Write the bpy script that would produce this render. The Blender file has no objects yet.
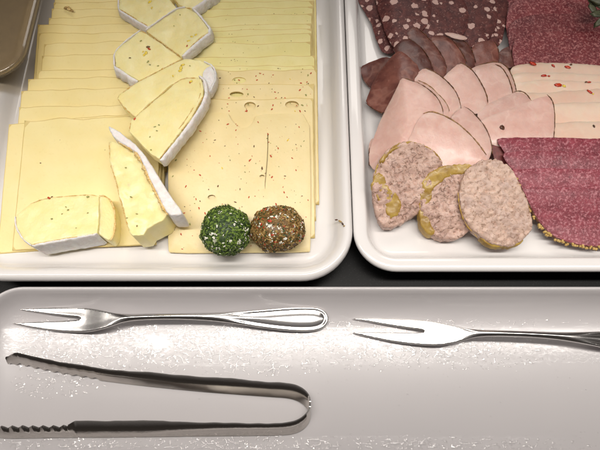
import bpy, bmesh, math, random
from mathutils import Vector, noise, geometry
random.seed(7)
SC = bpy.context.scene
COL = SC.collection
R = math.radians

# ------------------------------------------------------------------ camera
F_PX = 500.0
PITCH = R(20)
CAMZ = 0.33
cam_d = bpy.data.cameras.new('camera'); cam = bpy.data.objects.new('camera', cam_d); COL.objects.link(cam)
cam.location = (0, 0, CAMZ); cam.rotation_euler = (PITCH, 0, 0)
cam_d.sensor_width = 36; cam_d.lens = 36 * F_PX / 600; cam_d.clip_start = 0.005; cam_d.clip_end = 50
SC.camera = cam

def ray(px, py):
    x = (px - 300) / F_PX; y = (225 - py) / F_PX
    c, s = math.cos(PITCH), math.sin(PITCH)
    return Vector((x, y * c + s, y * s - c))
def up(px, py, zf):
    """photo point -> place on a real surface of height zf(x, y)"""
    d = ray(px, py)
    z = zf if not callable(zf) else 0.02
    for _ in range(1 if not callable(zf) else 8):
        t = (z - CAMZ) / d.z
        p = Vector((d.x * t, d.y * t, z))
        if callable(zf): z = zf(p.x, p.y)
    p.z = z
    return p

# ------------------------------------------------------------------ materials
class N:
    def __init__(s, name):
        s.m = bpy.data.materials.new(name); s.m.use_nodes = True
        s.t = s.m.node_tree; s.t.nodes.clear()
        s.out = s.t.nodes.new('ShaderNodeOutputMaterial')
    def n(s, typ, inputs=None, **kw):
        nd = s.t.nodes.new(typ)
        for k, v in kw.items(): setattr(nd, k, v)
        for k, v in (inputs or {}).items():
            if hasattr(v, 'links') or isinstance(v, bpy.types.NodeSocket): s.t.links.new(v, nd.inputs[k])
            else: nd.inputs[k].default_value = v
        return nd
    def coord(s, rand=True, warp=0.0, wscale=200):
        tc = s.n('ShaderNodeTexCoord').outputs['Object']
        if rand:
            oi = s.n('ShaderNodeObjectInfo').outputs['Random']
            mu = s.n('ShaderNodeMath', {0: oi, 1: 5.0}, operation='MULTIPLY').outputs[0]
            tc = s.n('ShaderNodeVectorMath', {0: tc, 1: mu}, operation='ADD').outputs[0]
        if warp:
            nz = s.n('ShaderNodeTexNoise', {'Vector': tc, 'Scale': wscale, 'Detail': 2.0}).outputs['Color']
            sb = s.n('ShaderNodeVectorMath', {0: nz, 1: (0.5, 0.5, 0.5)}, operation='SUBTRACT').outputs[0]
            sc = s.n('ShaderNodeVectorMath', {0: sb, 'Scale': warp}, operation='SCALE').outputs[0]
            tc = s.n('ShaderNodeVectorMath', {0: tc, 1: sc}, operation='ADD').outputs[0]
        return tc
    def noise(s, vec, scale, detail=3.0, rough=0.5):
        return s.n('ShaderNodeTexNoise', {'Vector': vec, 'Scale': scale, 'Detail': detail, 'Roughness': rough}).outputs['Fac']
    def ramp(s, fac, stops, interp='LINEAR'):
        r = s.n('ShaderNodeValToRGB', {'Fac': fac}); e = r.color_ramp; e.interpolation = interp
        while len(e.elements) < len(stops): e.elements.new(0.5)
        for el, (p, c) in zip(e.elements, stops):
            el.position = p; el.color = (c, c, c, 1) if not hasattr(c, '__len__') else tuple(c) + (1,)
        return r.outputs['Color']
    def mix(s, fac, a, b, mode='MIX'):
        m = s.n('ShaderNodeMix', data_type='RGBA', blend_type=mode)
        for i, v in ((0, fac), (6, a), (7, b)):
            if isinstance(v, bpy.types.NodeSocket): s.t.links.new(v, m.inputs[i])
            else: m.inputs[i].default_value = v if i == 0 else (tuple(v) + (1,) if len(v) == 3 else v)
        return m.outputs[2]
    def bump(s, h, strength, dist):
        return s.n('ShaderNodeBump', {'Height': h, 'Strength': strength, 'Distance': dist}).outputs[0]
    def bsdf(s, col, rough=0.4, normal=None, sss=0.0, sr=(1, .5, .25), ss=0.002, spec=0.5, metal=0.0, coat=0.0, coatr=0.1):
        b = s.n('ShaderNodeBsdfPrincipled', {'Roughness': rough, 'Subsurface Weight': sss, 'Subsurface Radius': sr,
              'Subsurface Scale': ss, 'Specular IOR Level': spec, 'Metallic': metal, 'Coat Weight': coat, 'Coat Roughness': coatr})
        if isinstance(col, bpy.types.NodeSocket): s.t.links.new(col, b.inputs['Base Color'])
        else: b.inputs['Base Color'].default_value = tuple(col) + (1,)
        if normal: s.t.links.new(normal, b.inputs['Normal'])
        s.t.links.new(b.outputs[0], s.out.inputs[0])
        return b

def m_cheese(name, a, b, pits=True):
    k = N(name); v = k.coord()
    n1 = k.noise(v, 60, 3); n2 = k.noise(v, 500, 3)
    col = k.mix(k.ramp(n1, [(0.35, 0.0), (0.65, 1.0)]), a, b)
    col = k.mix(k.ramp(n2, [(0.6, 0.0), (0.8, 0.25)]), col, (a[0] * .8, a[1] * .75, a[2] * .6))
    h = k.mix(0.5, n1, n2)
    k.bsdf(col, 0.38, k.bump(h, 0.25, 0.0006), sss=0.12, sr=(1, .7, .3), ss=0.0012, spec=0.4)
    return k.m
M = {}
M['cheese'] = m_cheese('plain_cheese', (.85, .705, .32), (.87, .735, .36))
M['cheese_green'] = m_cheese('pale_green_cheese', (.79, .705, .30), (.84, .755, .37))
M['chili'] = m_cheese('chili_cheese', (.80, .655, .33), (.84, .70, .38))
def m_simple(name, a, b, sc=200, rough=0.5, bump=0.3, bd=0.0005, sss=0.0, lo=.35, hi=.65, spec=.5, sr=(1, .5, .3), ss=.002, coat=0, warp=0):
    k = N(name); v = k.coord(warp=warp); n1 = k.noise(v, sc, 5, .6)
    k.bsdf(k.mix(k.ramp(n1, [(lo, 0.0), (hi, 1.0)]), a, b), rough, k.bump(n1, bump, bd), sss=sss, spec=spec, sr=sr, ss=ss, coat=coat)
    return k.m
# brie paste: pale, faint hollows and greenish smears
k = N('brie_paste'); v = k.coord(warp=.002, wscale=300)
n1 = k.noise(v, 90, 4, .6); n2 = k.noise(v, 420, 5, .65); n3 = k.noise(v, 170, 4, .7)
col = k.mix(k.ramp(n1, [(.3, 0.0), (.7, 1.0)]), (.90, .77, .34), (.92, .83, .44))
col = k.mix(k.ramp(n3, [(.68, 0.0), (.80, .35)]), col, (.55, .47, .16))
col = k.mix(k.ramp(n2, [(.68, 0.0), (.78, .5)]), col, (.75, .5, .15))
k.bsdf(col, .36, k.bump(k.mix(.5, n1, n2), .5, .0016), sss=.4, sr=(1, .8, .4), ss=.004, coat=.3, coatr=.25)
M['paste'] = k.m
M['dry_shade_edge'] = m_cheese('dried_shaded_cheese_edge', (.62, .47, .17), (.72, .57, .24))  # dry edge tone, darkened to paint the thin shadow lines between shingled slices
M['rind'] = m_simple('white_rind', (.88, .85, .83), (.78, .73, .70), 330, .7, .7, .0012, sss=.3)
M['orange'] = m_simple('browned_edge', (.62, .36, .08), (.80, .62, .30), 700, .5, .8, .0005, lo=.4, hi=.6)
M['spot_red'] = m_simple('chili_flake', (.45, .03, .01), (.65, .12, .03), 900, .35, .5, .0003)
M['spot_dark'] = m_simple('dark_speck', (.10, .05, .02), (.25, .13, .05), 900, .5, .5, .0003)
M['spot_green'] = m_simple('herb_speck', (.22, .25, .06), (.40, .38, .12), 900, .5, .5, .0003)
M['spot_yellow'] = m_simple('yellow_spice', (.90, .62, .02), (.85, .70, .15), 900, .4, .5, .0003)
# porcelain
k = N('white_porcelain'); v = k.coord(False); n1 = k.noise(v, 25, 2)
k.bsdf(k.mix(n1, (.78, .755, .74), (.80, .78, .765)), .13, k.bump(n1, .06, .002), spec=.5, sss=.0, coat=.4, coatr=.05)
M['porcelain'] = k.m
k = N('glazed_tray'); v = k.coord(False); n1 = k.noise(v, 18, 2)
ps = k.n('ShaderNodeNewGeometry').outputs['Position']; sx_ = k.n('ShaderNodeSeparateXYZ', {0: ps})
WY = up(300, 338, .006).y; WB = up(300, 447, .006).y
def band(yc, half):
    d_ = k.n('ShaderNodeMath', {0: sx_.outputs[1], 1: yc}, operation='SUBTRACT').outputs[0]
    d_ = k.n('ShaderNodeMath', {0: d_}, operation='ABSOLUTE').outputs[0]
    return k.n('ShaderNodeMapRange', {0: d_, 1: half * .45, 2: half, 3: 1.0, 4: 0.0}, interpolation_type='SMOOTHSTEP').outputs[0]
xr = k.n('ShaderNodeMapRange', {0: sx_.outputs[0], 1: .10, 2: .19, 3: 1.0, 4: 0.15}, interpolation_type='SMOOTHSTEP').outputs[0]
patch = k.ramp(k.noise(ps, 28, 3, .6), [(.36, 0.0), (.56, 1.0)])
m1 = k.n('ShaderNodeMath', {0: band(WY, .019), 1: xr}, operation='MULTIPLY').outputs[0]
m2 = k.n('ShaderNodeMath', {0: band(WB, .007), 1: .8}, operation='MULTIPLY').outputs[0]
mk_ = k.n('ShaderNodeMath', {0: m1, 1: m2}, operation='MAXIMUM').outputs[0]
mk_ = k.n('ShaderNodeMath', {0: mk_, 1: patch}, operation='MULTIPLY').outputs[0]
wv = k.n('ShaderNodeVectorMath', {0: ps, 1: (1.0, 1.5, 1.0)}, operation='MULTIPLY').outputs[0]
d1 = k.ramp(k.noise(wv, 330, 2, .5), [(.44, 0.0), (.50, .8), (.62, 1.0)]); d2 = k.ramp(k.noise(wv, 900, 2, .5), [(.50, 0.0), (.58, 1.0)])
wet_h = k.mix(.22, d1, d2)
wet_h = k.n('ShaderNodeMath', {0: k.n('ShaderNodeRGBToBW', {0: wet_h}).outputs[0], 1: mk_}, operation='MULTIPLY').outputs[0]
bw = k.n('ShaderNodeBump', {'Height': wet_h, 'Strength': 1.0, 'Distance': .00030, 'Normal': k.bump(n1, .12, .002)}).outputs[0]
b = k.bsdf(k.mix(n1, (.51, .487, .492), (.545, .52, .523)), .26, k.bump(n1, .08, .002), spec=.45, coat=.65, coatr=.08)
k.t.links.new(bw, b.inputs['Coat Normal'])
M['tray'] = k.m
k = N('black_counter'); v = k.coord(False); n1 = k.n('ShaderNodeTexVoronoi', {'Vector': v, 'Scale': 900.0}).outputs['Distance']
k.bsdf(k.mix(k.ramp(n1, [(.0, 1.0), (.22, 0.0)]), (.003, .003, .003), (.05, .05, .05)), .35, spec=.15)
M['counter'] = k.m
# steel
k = N('stainless_steel'); v = k.coord(False); n1 = k.noise(v, 350, 4); 
k.bsdf((.80, .78, .76), .14, k.bump(n1, .05, .0003), metal=1.0)
k.t.nodes['Principled BSDF'].inputs['Roughness'].default_value = .20
M['steel'] = k.m
k = N('worn_steel'); v = k.coord(False); n1 = k.noise(v, 900, 4, .7)
b = k.bsdf((.66, .63, .59), .11, k.bump(k.mix(.5, n1, k.noise(v, 60, 2)), .15, .0006), metal=1.0)
M['steel_worn'] = k.m
# clear water and plastic: fresnel mirror over transparency
def m_clear(name, ior, tint, rough, diff=None, dfac=0.0, gain=1.0):
    k = N(name)
    tr = k.n('ShaderNodeBsdfTransparent', {'Color': tuple(tint) + (1,)})
    gl = k.n('ShaderNodeBsdfGlossy', {'Color': (1, 1, 1, 1), 'Roughness': rough})
    gm = k.n('ShaderNodeNewGeometry'); f0 = ((ior - 1) / (ior + 1)) ** 2
    ct = k.n('ShaderNodeVectorMath', {0: gm.outputs['Incoming'], 1: gm.outputs['Normal']}, operation='DOT_PRODUCT').outputs['Value']
    ct = k.n('ShaderNodeMath', {0: ct}, operation='ABSOLUTE').outputs[0]
    om = k.n('ShaderNodeMath', {0: 1.0, 1: ct}, operation='SUBTRACT').outputs[0]
    p5 = k.n('ShaderNodeMath', {0: om, 1: 5.0}, operation='POWER').outputs[0]
    fr = k.n('ShaderNodeMath', {0: p5, 1: 1 - f0 * gain, 2: f0 * gain}, operation='MULTIPLY_ADD').outputs[0]
    base = tr.outputs[0]
    if diff:
        df = k.n('ShaderNodeBsdfDiffuse', {'Color': tuple(diff) + (1,)})
        base = k.n('ShaderNodeMixShader', {0: dfac, 1: base, 2: df.outputs[0]}).outputs[0]
    ms = k.n('ShaderNodeMixShader', {0: fr, 1: base, 2: gl.outputs[0]})
    k.t.links.new(ms.outputs[0], k.out.inputs[0]); return k.m
M['water'] = m_clear('water', 1.45, (1, 1, 1), .04, gain=2.6)
M['plastic'] = m_clear('clear_plastic', 1.5, (.95, .92, .86), .10, (.5, .42, .30), .10, 1.2)
# ham family
def m_meat(name, a, b, c, sc=90, rough=.34, sss=.3, coat=.3, bump=.35, vein=.25, var=.07):
    k = N(name); v = k.coord(warp=.006, wscale=90)
    n1 = k.noise(v, sc, 4, .6); n2 = k.noise(v, sc * 5, 4, .65); n3 = k.noise(v, sc * .45, 3, .5)
    col = k.mix(k.ramp(n1, [(.35, 0.0), (.65, 1.0)]), a, b)
    fib = k.n('ShaderNodeMath', {0: n3, 1: .5}, operation='SUBTRACT').outputs[0]
    fib = k.n('ShaderNodeMath', {0: fib}, operation='ABSOLUTE').outputs[0]
    col = k.mix(k.ramp(fib, [(.0, vein), (.03, 0.0)]), col, c)
    col = k.mix(k.ramp(n2, [(.62, 0.0), (.75, .5)]), col, c)
    oi = k.n('ShaderNodeObjectInfo').outputs['Random']
    vr = k.n('ShaderNodeMapRange', {0: oi, 3: 1 - var, 4: 1 + var}).outputs[0]
    col = k.n('ShaderNodeHueSaturation', {'Value': vr, 'Color': col, 'Saturation': 1.0}).outputs[0]
    k.bsdf(col, rough, k.bump(k.mix(.5, n1, n2), bump, .0008), sss=sss, sr=(1, .35, .2), ss=.003, coat=coat, coatr=.2)
    return k.m
M['ham'] = m_meat('cooked_ham', (.66, .395, .335), (.74, .49, .42), (.80, .58, .50), 90, .36, .25, .3, .6, .35)
M['dark_ham'] = m_meat('smoked_dark_ham', (.10, .030, .024), (.21, .078, .058), (.34, .17, .13), 75, .36, .12, .18, .7, .4, .30)
M['turkey'] = m_meat('pale_poultry', (.82, .54, .42), (.85, .61, .48), (.88, .68, .55), 60, .35, .35, .2, .2)
M['ham_rim'] = m_simple('smoked_rim', (.07, .022, .010), (.24, .11, .035), 500, .4, .6, .0004)
M['ham_rim_light'] = m_simple('smoked_rim_golden', (.16, .07, .02), (.42, .24, .09), 500, .4, .6, .0004)
# blood sausage
k = N('blood_sausage'); v = k.coord(warp=.0035, wscale=260)
vo = k.n('ShaderNodeTexVoronoi', {'Vector': v, 'Scale': 140.0, 'Randomness': 1.0})
sepc = k.n('ShaderNodeSeparateColor', {0: vo.outputs['Color']})
rad = k.n('ShaderNodeMath', {0: sepc.outputs[0], 1: .80}, operation='MULTIPLY').outputs[0]
rad = k.n('ShaderNodeMath', {0: rad, 1: .10}, operation='SUBTRACT').outputs[0]
rad = k.n('ShaderNodeMath', {0: rad, 1: .40}, operation='MINIMUM').outputs[0]
dd = k.n('ShaderNodeMath', {0: rad, 1: vo.outputs['Distance']}, operation='SUBTRACT').outputs[0]
fat = k.ramp(dd, [(.0, 0.0), (.035, 1.0)])
n1 = k.noise(v, 260, 5, .65)
base = k.mix(k.ramp(n1, [(.38, 0.0), (.7, 1.0)]), (.075, .022, .022), (.19, .060, .052))
n4 = k.noise(v, 700, 4, .6)
base = k.mix(k.ramp(n4, [(.60, 0.0), (.68, .7)]), base, (.48, .27, .23))
fatc = k.mix(k.noise(v, 300, 3), (.55, .33, .29), (.74, .52, .46))
k.bsdf(k.mix(fat, base, fatc), .48, k.bump(k.mix(.3, n1, fat), .8, .0010), sss=.1, coat=.08, coatr=.3, spec=.3)
M['blood'] = k.m
# salami
def m_salami(name, dark, mid, fatc, sc, thr):
    k = N(name); v = k.coord(warp=.0015, wscale=700)
    n1 = k.noise(v, sc, 4, .7); n2 = k.noise(v, 120, 3, .6); n3 = k.noise(v, sc * 2.2, 3, .6)
    col = k.mix(k.ramp(n2, [(.3, 0.0), (.7, 1.0)]), dark, mid)
    col = k.mix(k.ramp(n1, [(thr, 0.0), (thr + .10, .85)]), col, fatc)
    col = k.mix(k.ramp(n3, [(.34, .7), (.42, 0.0)]), col, (dark[0] * .45, dark[1] * .4, dark[2] * .4))
    oi = k.n('ShaderNodeObjectInfo').outputs['Random']
    vr = k.n('ShaderNodeMapRange', {0: oi, 3: .78, 4: 1.15}).outputs[0]
    col = k.n('ShaderNodeHueSaturation', {'Value': vr, 'Color': col, 'Saturation': 1.05}).outputs[0]
    k.bsdf(col, .36, k.bump(k.mix(.5, n1, n3), .8, .0009), sss=.1, sr=(1, .3, .2), coat=.2, coatr=.3)
    return k.m
M['salami'] = m_salami('salami_red', (.17, .016, .03), (.34, .06, .085), (.56, .23, .26), 620, .50)
M['salami_dark'] = m_salami('salami_deep_red', (.15, .018, .026), (.26, .05, .056), (.56, .24, .23), 640, .50)
M['scrap'] = m_simple('dried_red_meat', (.09, .010, .010), (.20, .03, .025), 300, .5, .5, .0005)
M['seed'] = m_simple('mustard_seed', (.42, .25, .06), (.66, .47, .17), 900, .4, .4, .0003)
# pate
def m_pate(name, a, b, c, d, ck=.45):
    k = N(name); v = k.coord(warp=.004, wscale=250)
    n1 = k.noise(v, 130, 5, .6); n2 = k.noise(v, 480, 5, .7); n3 = k.noise(v, 260, 4, .6)
    vo = k.n('ShaderNodeTexVoronoi', {'Vector': v, 'Scale': 170.0}).outputs['Color']
    ed = k.n('ShaderNodeTexVoronoi', {'Vector': k.coord(warp=.008, wscale=180), 'Scale': 150.0}, feature='DISTANCE_TO_EDGE').outputs['Distance']
    ed = k.ramp(ed, [(.0, 1 - ck), (.06, 1.0)]); lumps = k.ramp(n1, [(.40, 0.0), (.52, 1.0)])
    sp = k.n('ShaderNodeSeparateColor', {0: vo}).outputs[0]
    col = k.mix(k.ramp(n1, [(.35, 0.0), (.65, 1.0)]), a, b)
    col = k.mix(k.ramp(sp, [(.5, 0.0), (1.0, .55)]), col, c)
    col = k.mix(k.ramp(n2, [(.36, .9), (.46, 0.0)]), col, d)
    col = k.mix(k.ramp(n2, [(.60, 0.0), (.72, .5)]), col, (.70, .52, .40))
    crk = k.mix(lumps, ed, (1, 1, 1)); col = k.mix(crk, k.mix(.75, col, d), col)
    hb = k.mix(.5, k.mix(.5, n2, n3), crk)
    k.bsdf(col, .42, k.bump(hb, 1.0, .0019), sss=.12, coat=.15, coatr=.3)
    return k.m
M['pate'] = m_pate('coarse_pate', (.50, .315, .25), (.66, .455, .37), (.50, .32, .27), (.19, .10, .06), .42)
M['pate_smooth'] = m_pate('pale_pate', (.56, .38, .295), (.66, .47, .375), (.44, .31, .27), (.28, .16, .10), .15)
M['aspic'] = m_simple('golden_fat', (.30, .17, .025), (.52, .35, .08), 120, .42, .5, .001, sss=.3, coat=.08, sr=(1, .6, .1))
M['herb_green'] = m_simple('chopped_herb', (.07, .13, .012), (.22, .32, .05), 500, .5, .4, .0003)
M['herb_dark'] = m_simple('dark_herb', (.018, .038, .008), (.05, .09, .02), 500, .5, .4, .0003)
M['curd'] = m_simple('fresh_curd', (.82, .80, .66), (.88, .86, .76), 500, .5, .4, .0003)
M['spice_brown'] = m_simple('brown_spice', (.11, .055, .014), (.25, .14, .035), 500, .5, .4, .0003)
M['spice_tan'] = m_simple('tan_spice', (.33, .20, .06), (.50, .34, .12), 500, .5, .4, .0003)
M['pepper'] = m_simple('red_pepper', (.42, .012, .006), (.62, .06, .015), 400, .2, .3, .0004, coat=.5)
M['peel'] = m_simple('dark_peel', (.05, .02, .01), (.15, .05, .02), 400, .3, .3, .0004)
k = N('brown_olive_filling'); v = k.coord(warp=.02, wscale=20); n1 = k.noise(v, 22, 4, .6)
k.bsdf(k.mix(k.ramp(n1, [(.35, 0.0), (.65, 1.0)]), (.20, .15, .085), (.38, .31, .20)), .3, k.bump(n1, .4, .004), coat=.5)
M['filling'] = k.m
M['leaf'] = m_simple('green_leaf', (.05, .06, .03), (.14, .14, .08), 300, .45, .5, .0004)

# ------------------------------------------------------------------ object helpers
def tag(o, label=None, cat=None, group=None, kind=None):
    if label: o['label'] = label
    if cat: o['category'] = cat
    if group: o['group'] = group
    if kind: o['kind'] = kind
    return o
def obj(name, verts, faces, mats, fm=None, parent=None, smooth=True, origin=None, autos=None):
    if origin is None:
        if parent is not None: origin = Vector((0, 0, 0))
        else:
            n = len(verts); origin = Vector((sum(v[0] for v in verts) / n, sum(v[1] for v in verts) / n, min(v[2] for v in verts)))
    off = (parent['_o'] if parent is not None else origin)
    off = Vector(off)
    me = bpy.data.meshes.new(name)
    me.from_pydata([(v[0] - off.x, v[1] - off.y, v[2] - off.z) for v in verts], [], faces)
    for m in (mats if isinstance(mats, (list, tuple)) else [mats]): me.materials.append(M[m])
    if fm: me.polygons.foreach_set('material_index', fm)
    if smooth: me.polygons.foreach_set('use_smooth', [True] * len(me.polygons))
    me.update()
    o = bpy.data.objects.new(name, me); COL.objects.link(o)
    if parent is not None: o.parent = parent
    else: o.location = off
    o['_o'] = tuple(off)
    if autos: me.set_sharp_from_angle(angle=R(autos))
    return o
def empty(name, loc, label, cat, group=None):
    o = bpy.data.objects.new(name, None); COL.objects.link(o); o.location = loc; o['_o'] = tuple(loc)
    o.empty_display_size = .01
    return tag(o, label, cat, group)

def chaikin(p, it, closed=True):
    for _ in range(it):
        q = []; n = len(p)
        rng = range(n) if closed else range(n - 1)
        if not closed: q.append(p[0])
        for i in rng:
            a, b = p[i], p[(i + 1) % n]
            q += [a * .75 + b * .25, a * .25 + b * .75]
        if not closed: q.append(p[-1])
        p = q
    return p
def resample(p, step, closed=True):
    q = []; n = len(p)
    for i in range(n if closed else n - 1):
        a, b = p[i], p[(i + 1) % n]; L = (b - a).length; k = max(1, int(round(L / step)))
        for j in range(k): q.append(a.lerp(b, j / k))
    if not closed: q.append(p[-1])
    return q
def inside(x, y, poly):
    c = False; n = len(poly); j = n - 1
    for i in range(n):
        xi, yi = poly[i]; xj, yj = poly[j]
        if (yi > y) != (yj > y) and x < (xj - xi) * (y - yi) / (yj - yi) + xi: c = not c
        j = i
    return c
def segd(x, y, poly):
    best = 1e9; n = len(poly)
    for i in range(n):
        ax, ay = poly[i]; bx, by = poly[(i + 1) % n]
        dx, dy = bx - ax, by - ay; l = dx * dx + dy * dy or 1e-12
        t = max(0, min(1, ((x - ax) * dx + (y - ay) * dy) / l))
        d = (ax + t * dx - x) ** 2 + (ay + t * dy - y) ** 2
        if d < best: best = d
    return math.sqrt(best)
def prof_round(r):
    def f(d):
        if d >= r: return 0.0
        u = 1 - d / r
        return -r * (1 - math.sqrt(max(0, 1 - u * u)))
    return f
def nz(x, y, s, seed=0.0):
    return noise.noise(Vector((x * s + seed, y * s - seed * 1.7, seed * .37)))

def slab(name, pts, zf, th, mats, px=True, soft=1, step=1.5, grid=2.5, jit=0.0, r=.0005, prof=None, holes=(), base=None,
         parent=None, amp=0.0, ascale=60, seed=None, taper=0.0, smooth_angle=None, rings_mm=None, extra=None, sidemat=None, subbase=None):
    """a solid slice: outline -> top surface of height zf with rounded edge, sides and underside (mm inside)"""
    seed = random.random() * 50 if seed is None else seed
    P = [up(a, b, zf).xy for a, b in pts] if px else [Vector(p) for p in pts]
    P = [p * 1000 for p in P]
    P = chaikin(P, soft); P = resample(P, step)
    if sum(P[i].x * P[(i + 1) % len(P)].y - P[(i + 1) % len(P)].x * P[i].y for i in range(len(P))) < 0: P.reverse()
    if jit:
        n = len(P); Q = []
        for i, p in enumerate(P):
            t = (P[(i + 1) % n] - P[i - 1]).normalized(); nn = Vector((t.y, -t.x))
            Q.append(p + nn * jit * (nz(p.x, p.y, .18, seed) + .6 * nz(p.x, p.y, .7, seed)))
        P = Q
    r_mm = r * 1000
    poly = [(p.x, p.y) for p in P]; n = len(P)
    V = [Vector(p) for p in P]
    E = [(i, (i + 1) % n) for i in range(n)]
    H = []
    for h in holes:
        hp = [up(a, b, zf).xy * 1000 for a, b in h]; hp = resample(chaikin(hp, 1), min(step, .6)); H.append([(p.x, p.y) for p in hp])
        s = len(V); V += hp; E += [(s + i, s + (i + 1) % len(hp)) for i in range(len(hp))]
    rings = [.35 * r_mm, r_mm] if r_mm > 0 else []
    if rings_mm: rings = list(rings_mm); r_mm = max(r_mm, rings[-1])
    for rr in rings:
        for i, p in enumerate(P):
            t = (P[(i + 1) % n] - P[i - 1]);
            if t.length < 1e-6: continue
            t.normalize(); q = p + Vector((-t.y, t.x)) * rr
            if inside(q.x, q.y, poly) and segd(q.x, q.y, poly) > rr * .8: V.append(q)
    x0 = min(p.x for p in P); x1 = max(p.x for p in P); y0 = min(p.y for p in P); y1 = max(p.y for p in P)
    gx = x0 + grid * .5; row = 0
    while gx < x1:
        gy = y0 + grid * (.3 if row % 2 else .8)
        while gy < y1:
            if inside(gx, gy, poly) and segd(gx, gy, poly) > max(r_mm * 1.25, grid * .35):
                if not any(inside(gx, gy, h) or segd(gx, gy, h) < grid * .25 for h in H): V.append(Vector((gx, gy)))
            gy += grid
        gx += grid * .9; row += 1
    o = geometry.delaunay_2d_cdt(V, E, [list(range(n))], 1, 1e-4)
    vo, _, fo = o[0], o[1], o[2]
    T = []
    for f in fo:
        cx = sum(vo[i].x for i in f) / len(f); cy = sum(vo[i].y for i in f) / len(f)
        if any(inside(cx, cy, h) for h in H): continue
        T.append(list(f))
    used = sorted({i for f in T for i in f}); mp = {a: b for b, a in enumerate(used)}
    vo = [vo[i] for i in used]; T = [[mp[i] for i in f] for f in T]
    pf = prof or prof_round(max(r, 1e-6)); cxm = sum(p[0] for p in poly) / n; cym = sum(p[1] for p in poly) / n
    top = []; bot = []
    for p in vo:
        x, y = p.x / 1000, p.y / 1000
        d = segd(p.x, p.y, poly) / 1000
        for h in H: d = min(d, segd(p.x, p.y, h) / 1000)
        z = zf(x, y)
        zz = z + pf(d) + amp * (nz(x, y, ascale, seed) + .5 * nz(x, y, ascale * 2.7, seed))
        if extra: zz += extra(x, y, d)
        top.append((x, y, zz))
        zb = (z - th) if base is None else base
        if base is None: zb = min(zb, zz - th * .4)
        bx = x + (cxm / 1000 - x) * taper; by = y + (cym / 1000 - y) * taper
        bot.append((bx, by, min(zb, zz - .0002)))
    N0 = len(top); F = [tuple(f) for f in T]; fm = [0] * len(F)
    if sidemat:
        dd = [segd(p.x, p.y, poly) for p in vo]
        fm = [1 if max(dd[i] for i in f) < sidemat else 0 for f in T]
    F += [tuple(i + N0 for i in reversed(f)) for f in T]; fm += [0] * len(T)
    ec = {}
    for f in T:
        for i in range(len(f)):
            a, b = f[i], f[(i + 1) % len(f)]; ec[(a, b)] = 1
    for (a, b) in list(ec):
        if (b, a) not in ec:
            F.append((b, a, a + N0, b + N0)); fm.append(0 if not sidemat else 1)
    ob = obj(name, top + bot, F, mats, fm, parent, autos=smooth_angle or 50)
    return ob, poly

def strip(name, pts, zf, parent, wid, height, mats='rind', side=1, jag=.0004, soft=1, proud=.0003, step=.8, lean=0.0, seed=None, base=None):
    """a crust band standing along one edge of a piece: real wall with thickness and rough top"""
    seed = random.random() * 40 if seed is None else seed
    P = [up(a, b, zf).xy * 1000 for a, b in pts]; P = resample(chaikin(P, soft, False), step, False)
    n = len(P); V = []; F = []
    for i, p in enumerate(P):
        t = (P[min(i + 1, n - 1)] - P[max(i - 1, 0)]).normalized(); nn = Vector((t.y, -t.x)) * side
        x, y = p.x / 1000, p.y / 1000; z = zf(x, y)
        e = min(1, min(i, n - 1 - i) / 3 + .35)
        j = jag * (nz(p.x, p.y, .45, seed) + .7 * nz(p.x, p.y, 1.3, seed)); w = wid * e * (1 + .35 * nz(p.x, p.y, .3, seed + 5))
        zb = z - height if base is None else base
        for (o, zz) in ((-.0004, z - .0012), (-.0002, z + proud * .6 + j * .6), (w * .35, z + proud + j), (w * .8, z - w * .15 + j),
                        (w, z - w * .7), (w * (1 + lean * .5), (z + zb) / 2 + j), (w * (1 + lean), zb + .0006), (w * (.8 + lean), zb)):
            V.append((x + nn.x * o, y + nn.y * o, zz))
    K = 8
    for i in range(n - 1):
        for k_ in range(K):
            a, b = i * K + k_, i * K + (k_ + 1) % K; F.append((a, b, b + K, a + K))
    F += [tuple(range(K)), tuple(range((n - 1) * K, n * K))]
    return obj(name, V, F, mats, None, parent, autos=60)

def tube(name, pts, zf, rad, mats, parent, soft=1, lift=0.0, px=True, step=1.0, seg=6, vary=.35, flat=1.0):
    P = [up(a, b, zf).xy * 1000 for a, b in pts] if px else [Vector(p) * 1000 for p in pts]
    P = resample(chaikin(P, soft, False), step, False); n = len(P); V = []; F = []; sd = random.random() * 30
    for i, p in enumerate(P):
        t = (P[min(i + 1, n - 1)] - P[max(i - 1, 0)]).normalized(); nn = Vector((t.y, -t.x))
        x, y = p.x / 1000, p.y / 1000; z = zf(x, y) + lift
        e = min(1, .3 + min(i, n - 1 - i) / 4); rr = rad * e * (1 + vary * nz(p.x, p.y, .5, sd))
        for s in range(seg):
            a = 2 * math.pi * s / seg
            V.append((x + nn.x * rr * math.cos(a), y + nn.y * rr * math.cos(a), z + rr * flat * math.sin(a)))
    for i in range(n - 1):
        for s in range(seg):
            a, b = i * seg + s, i * seg + (s + 1) % seg; F.append((a, b, b + seg, a + seg))
    F += [tuple(range(seg)), tuple(range((n - 1) * seg, n * seg))]
    return obj(name, V, F, mats, None, parent)

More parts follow.
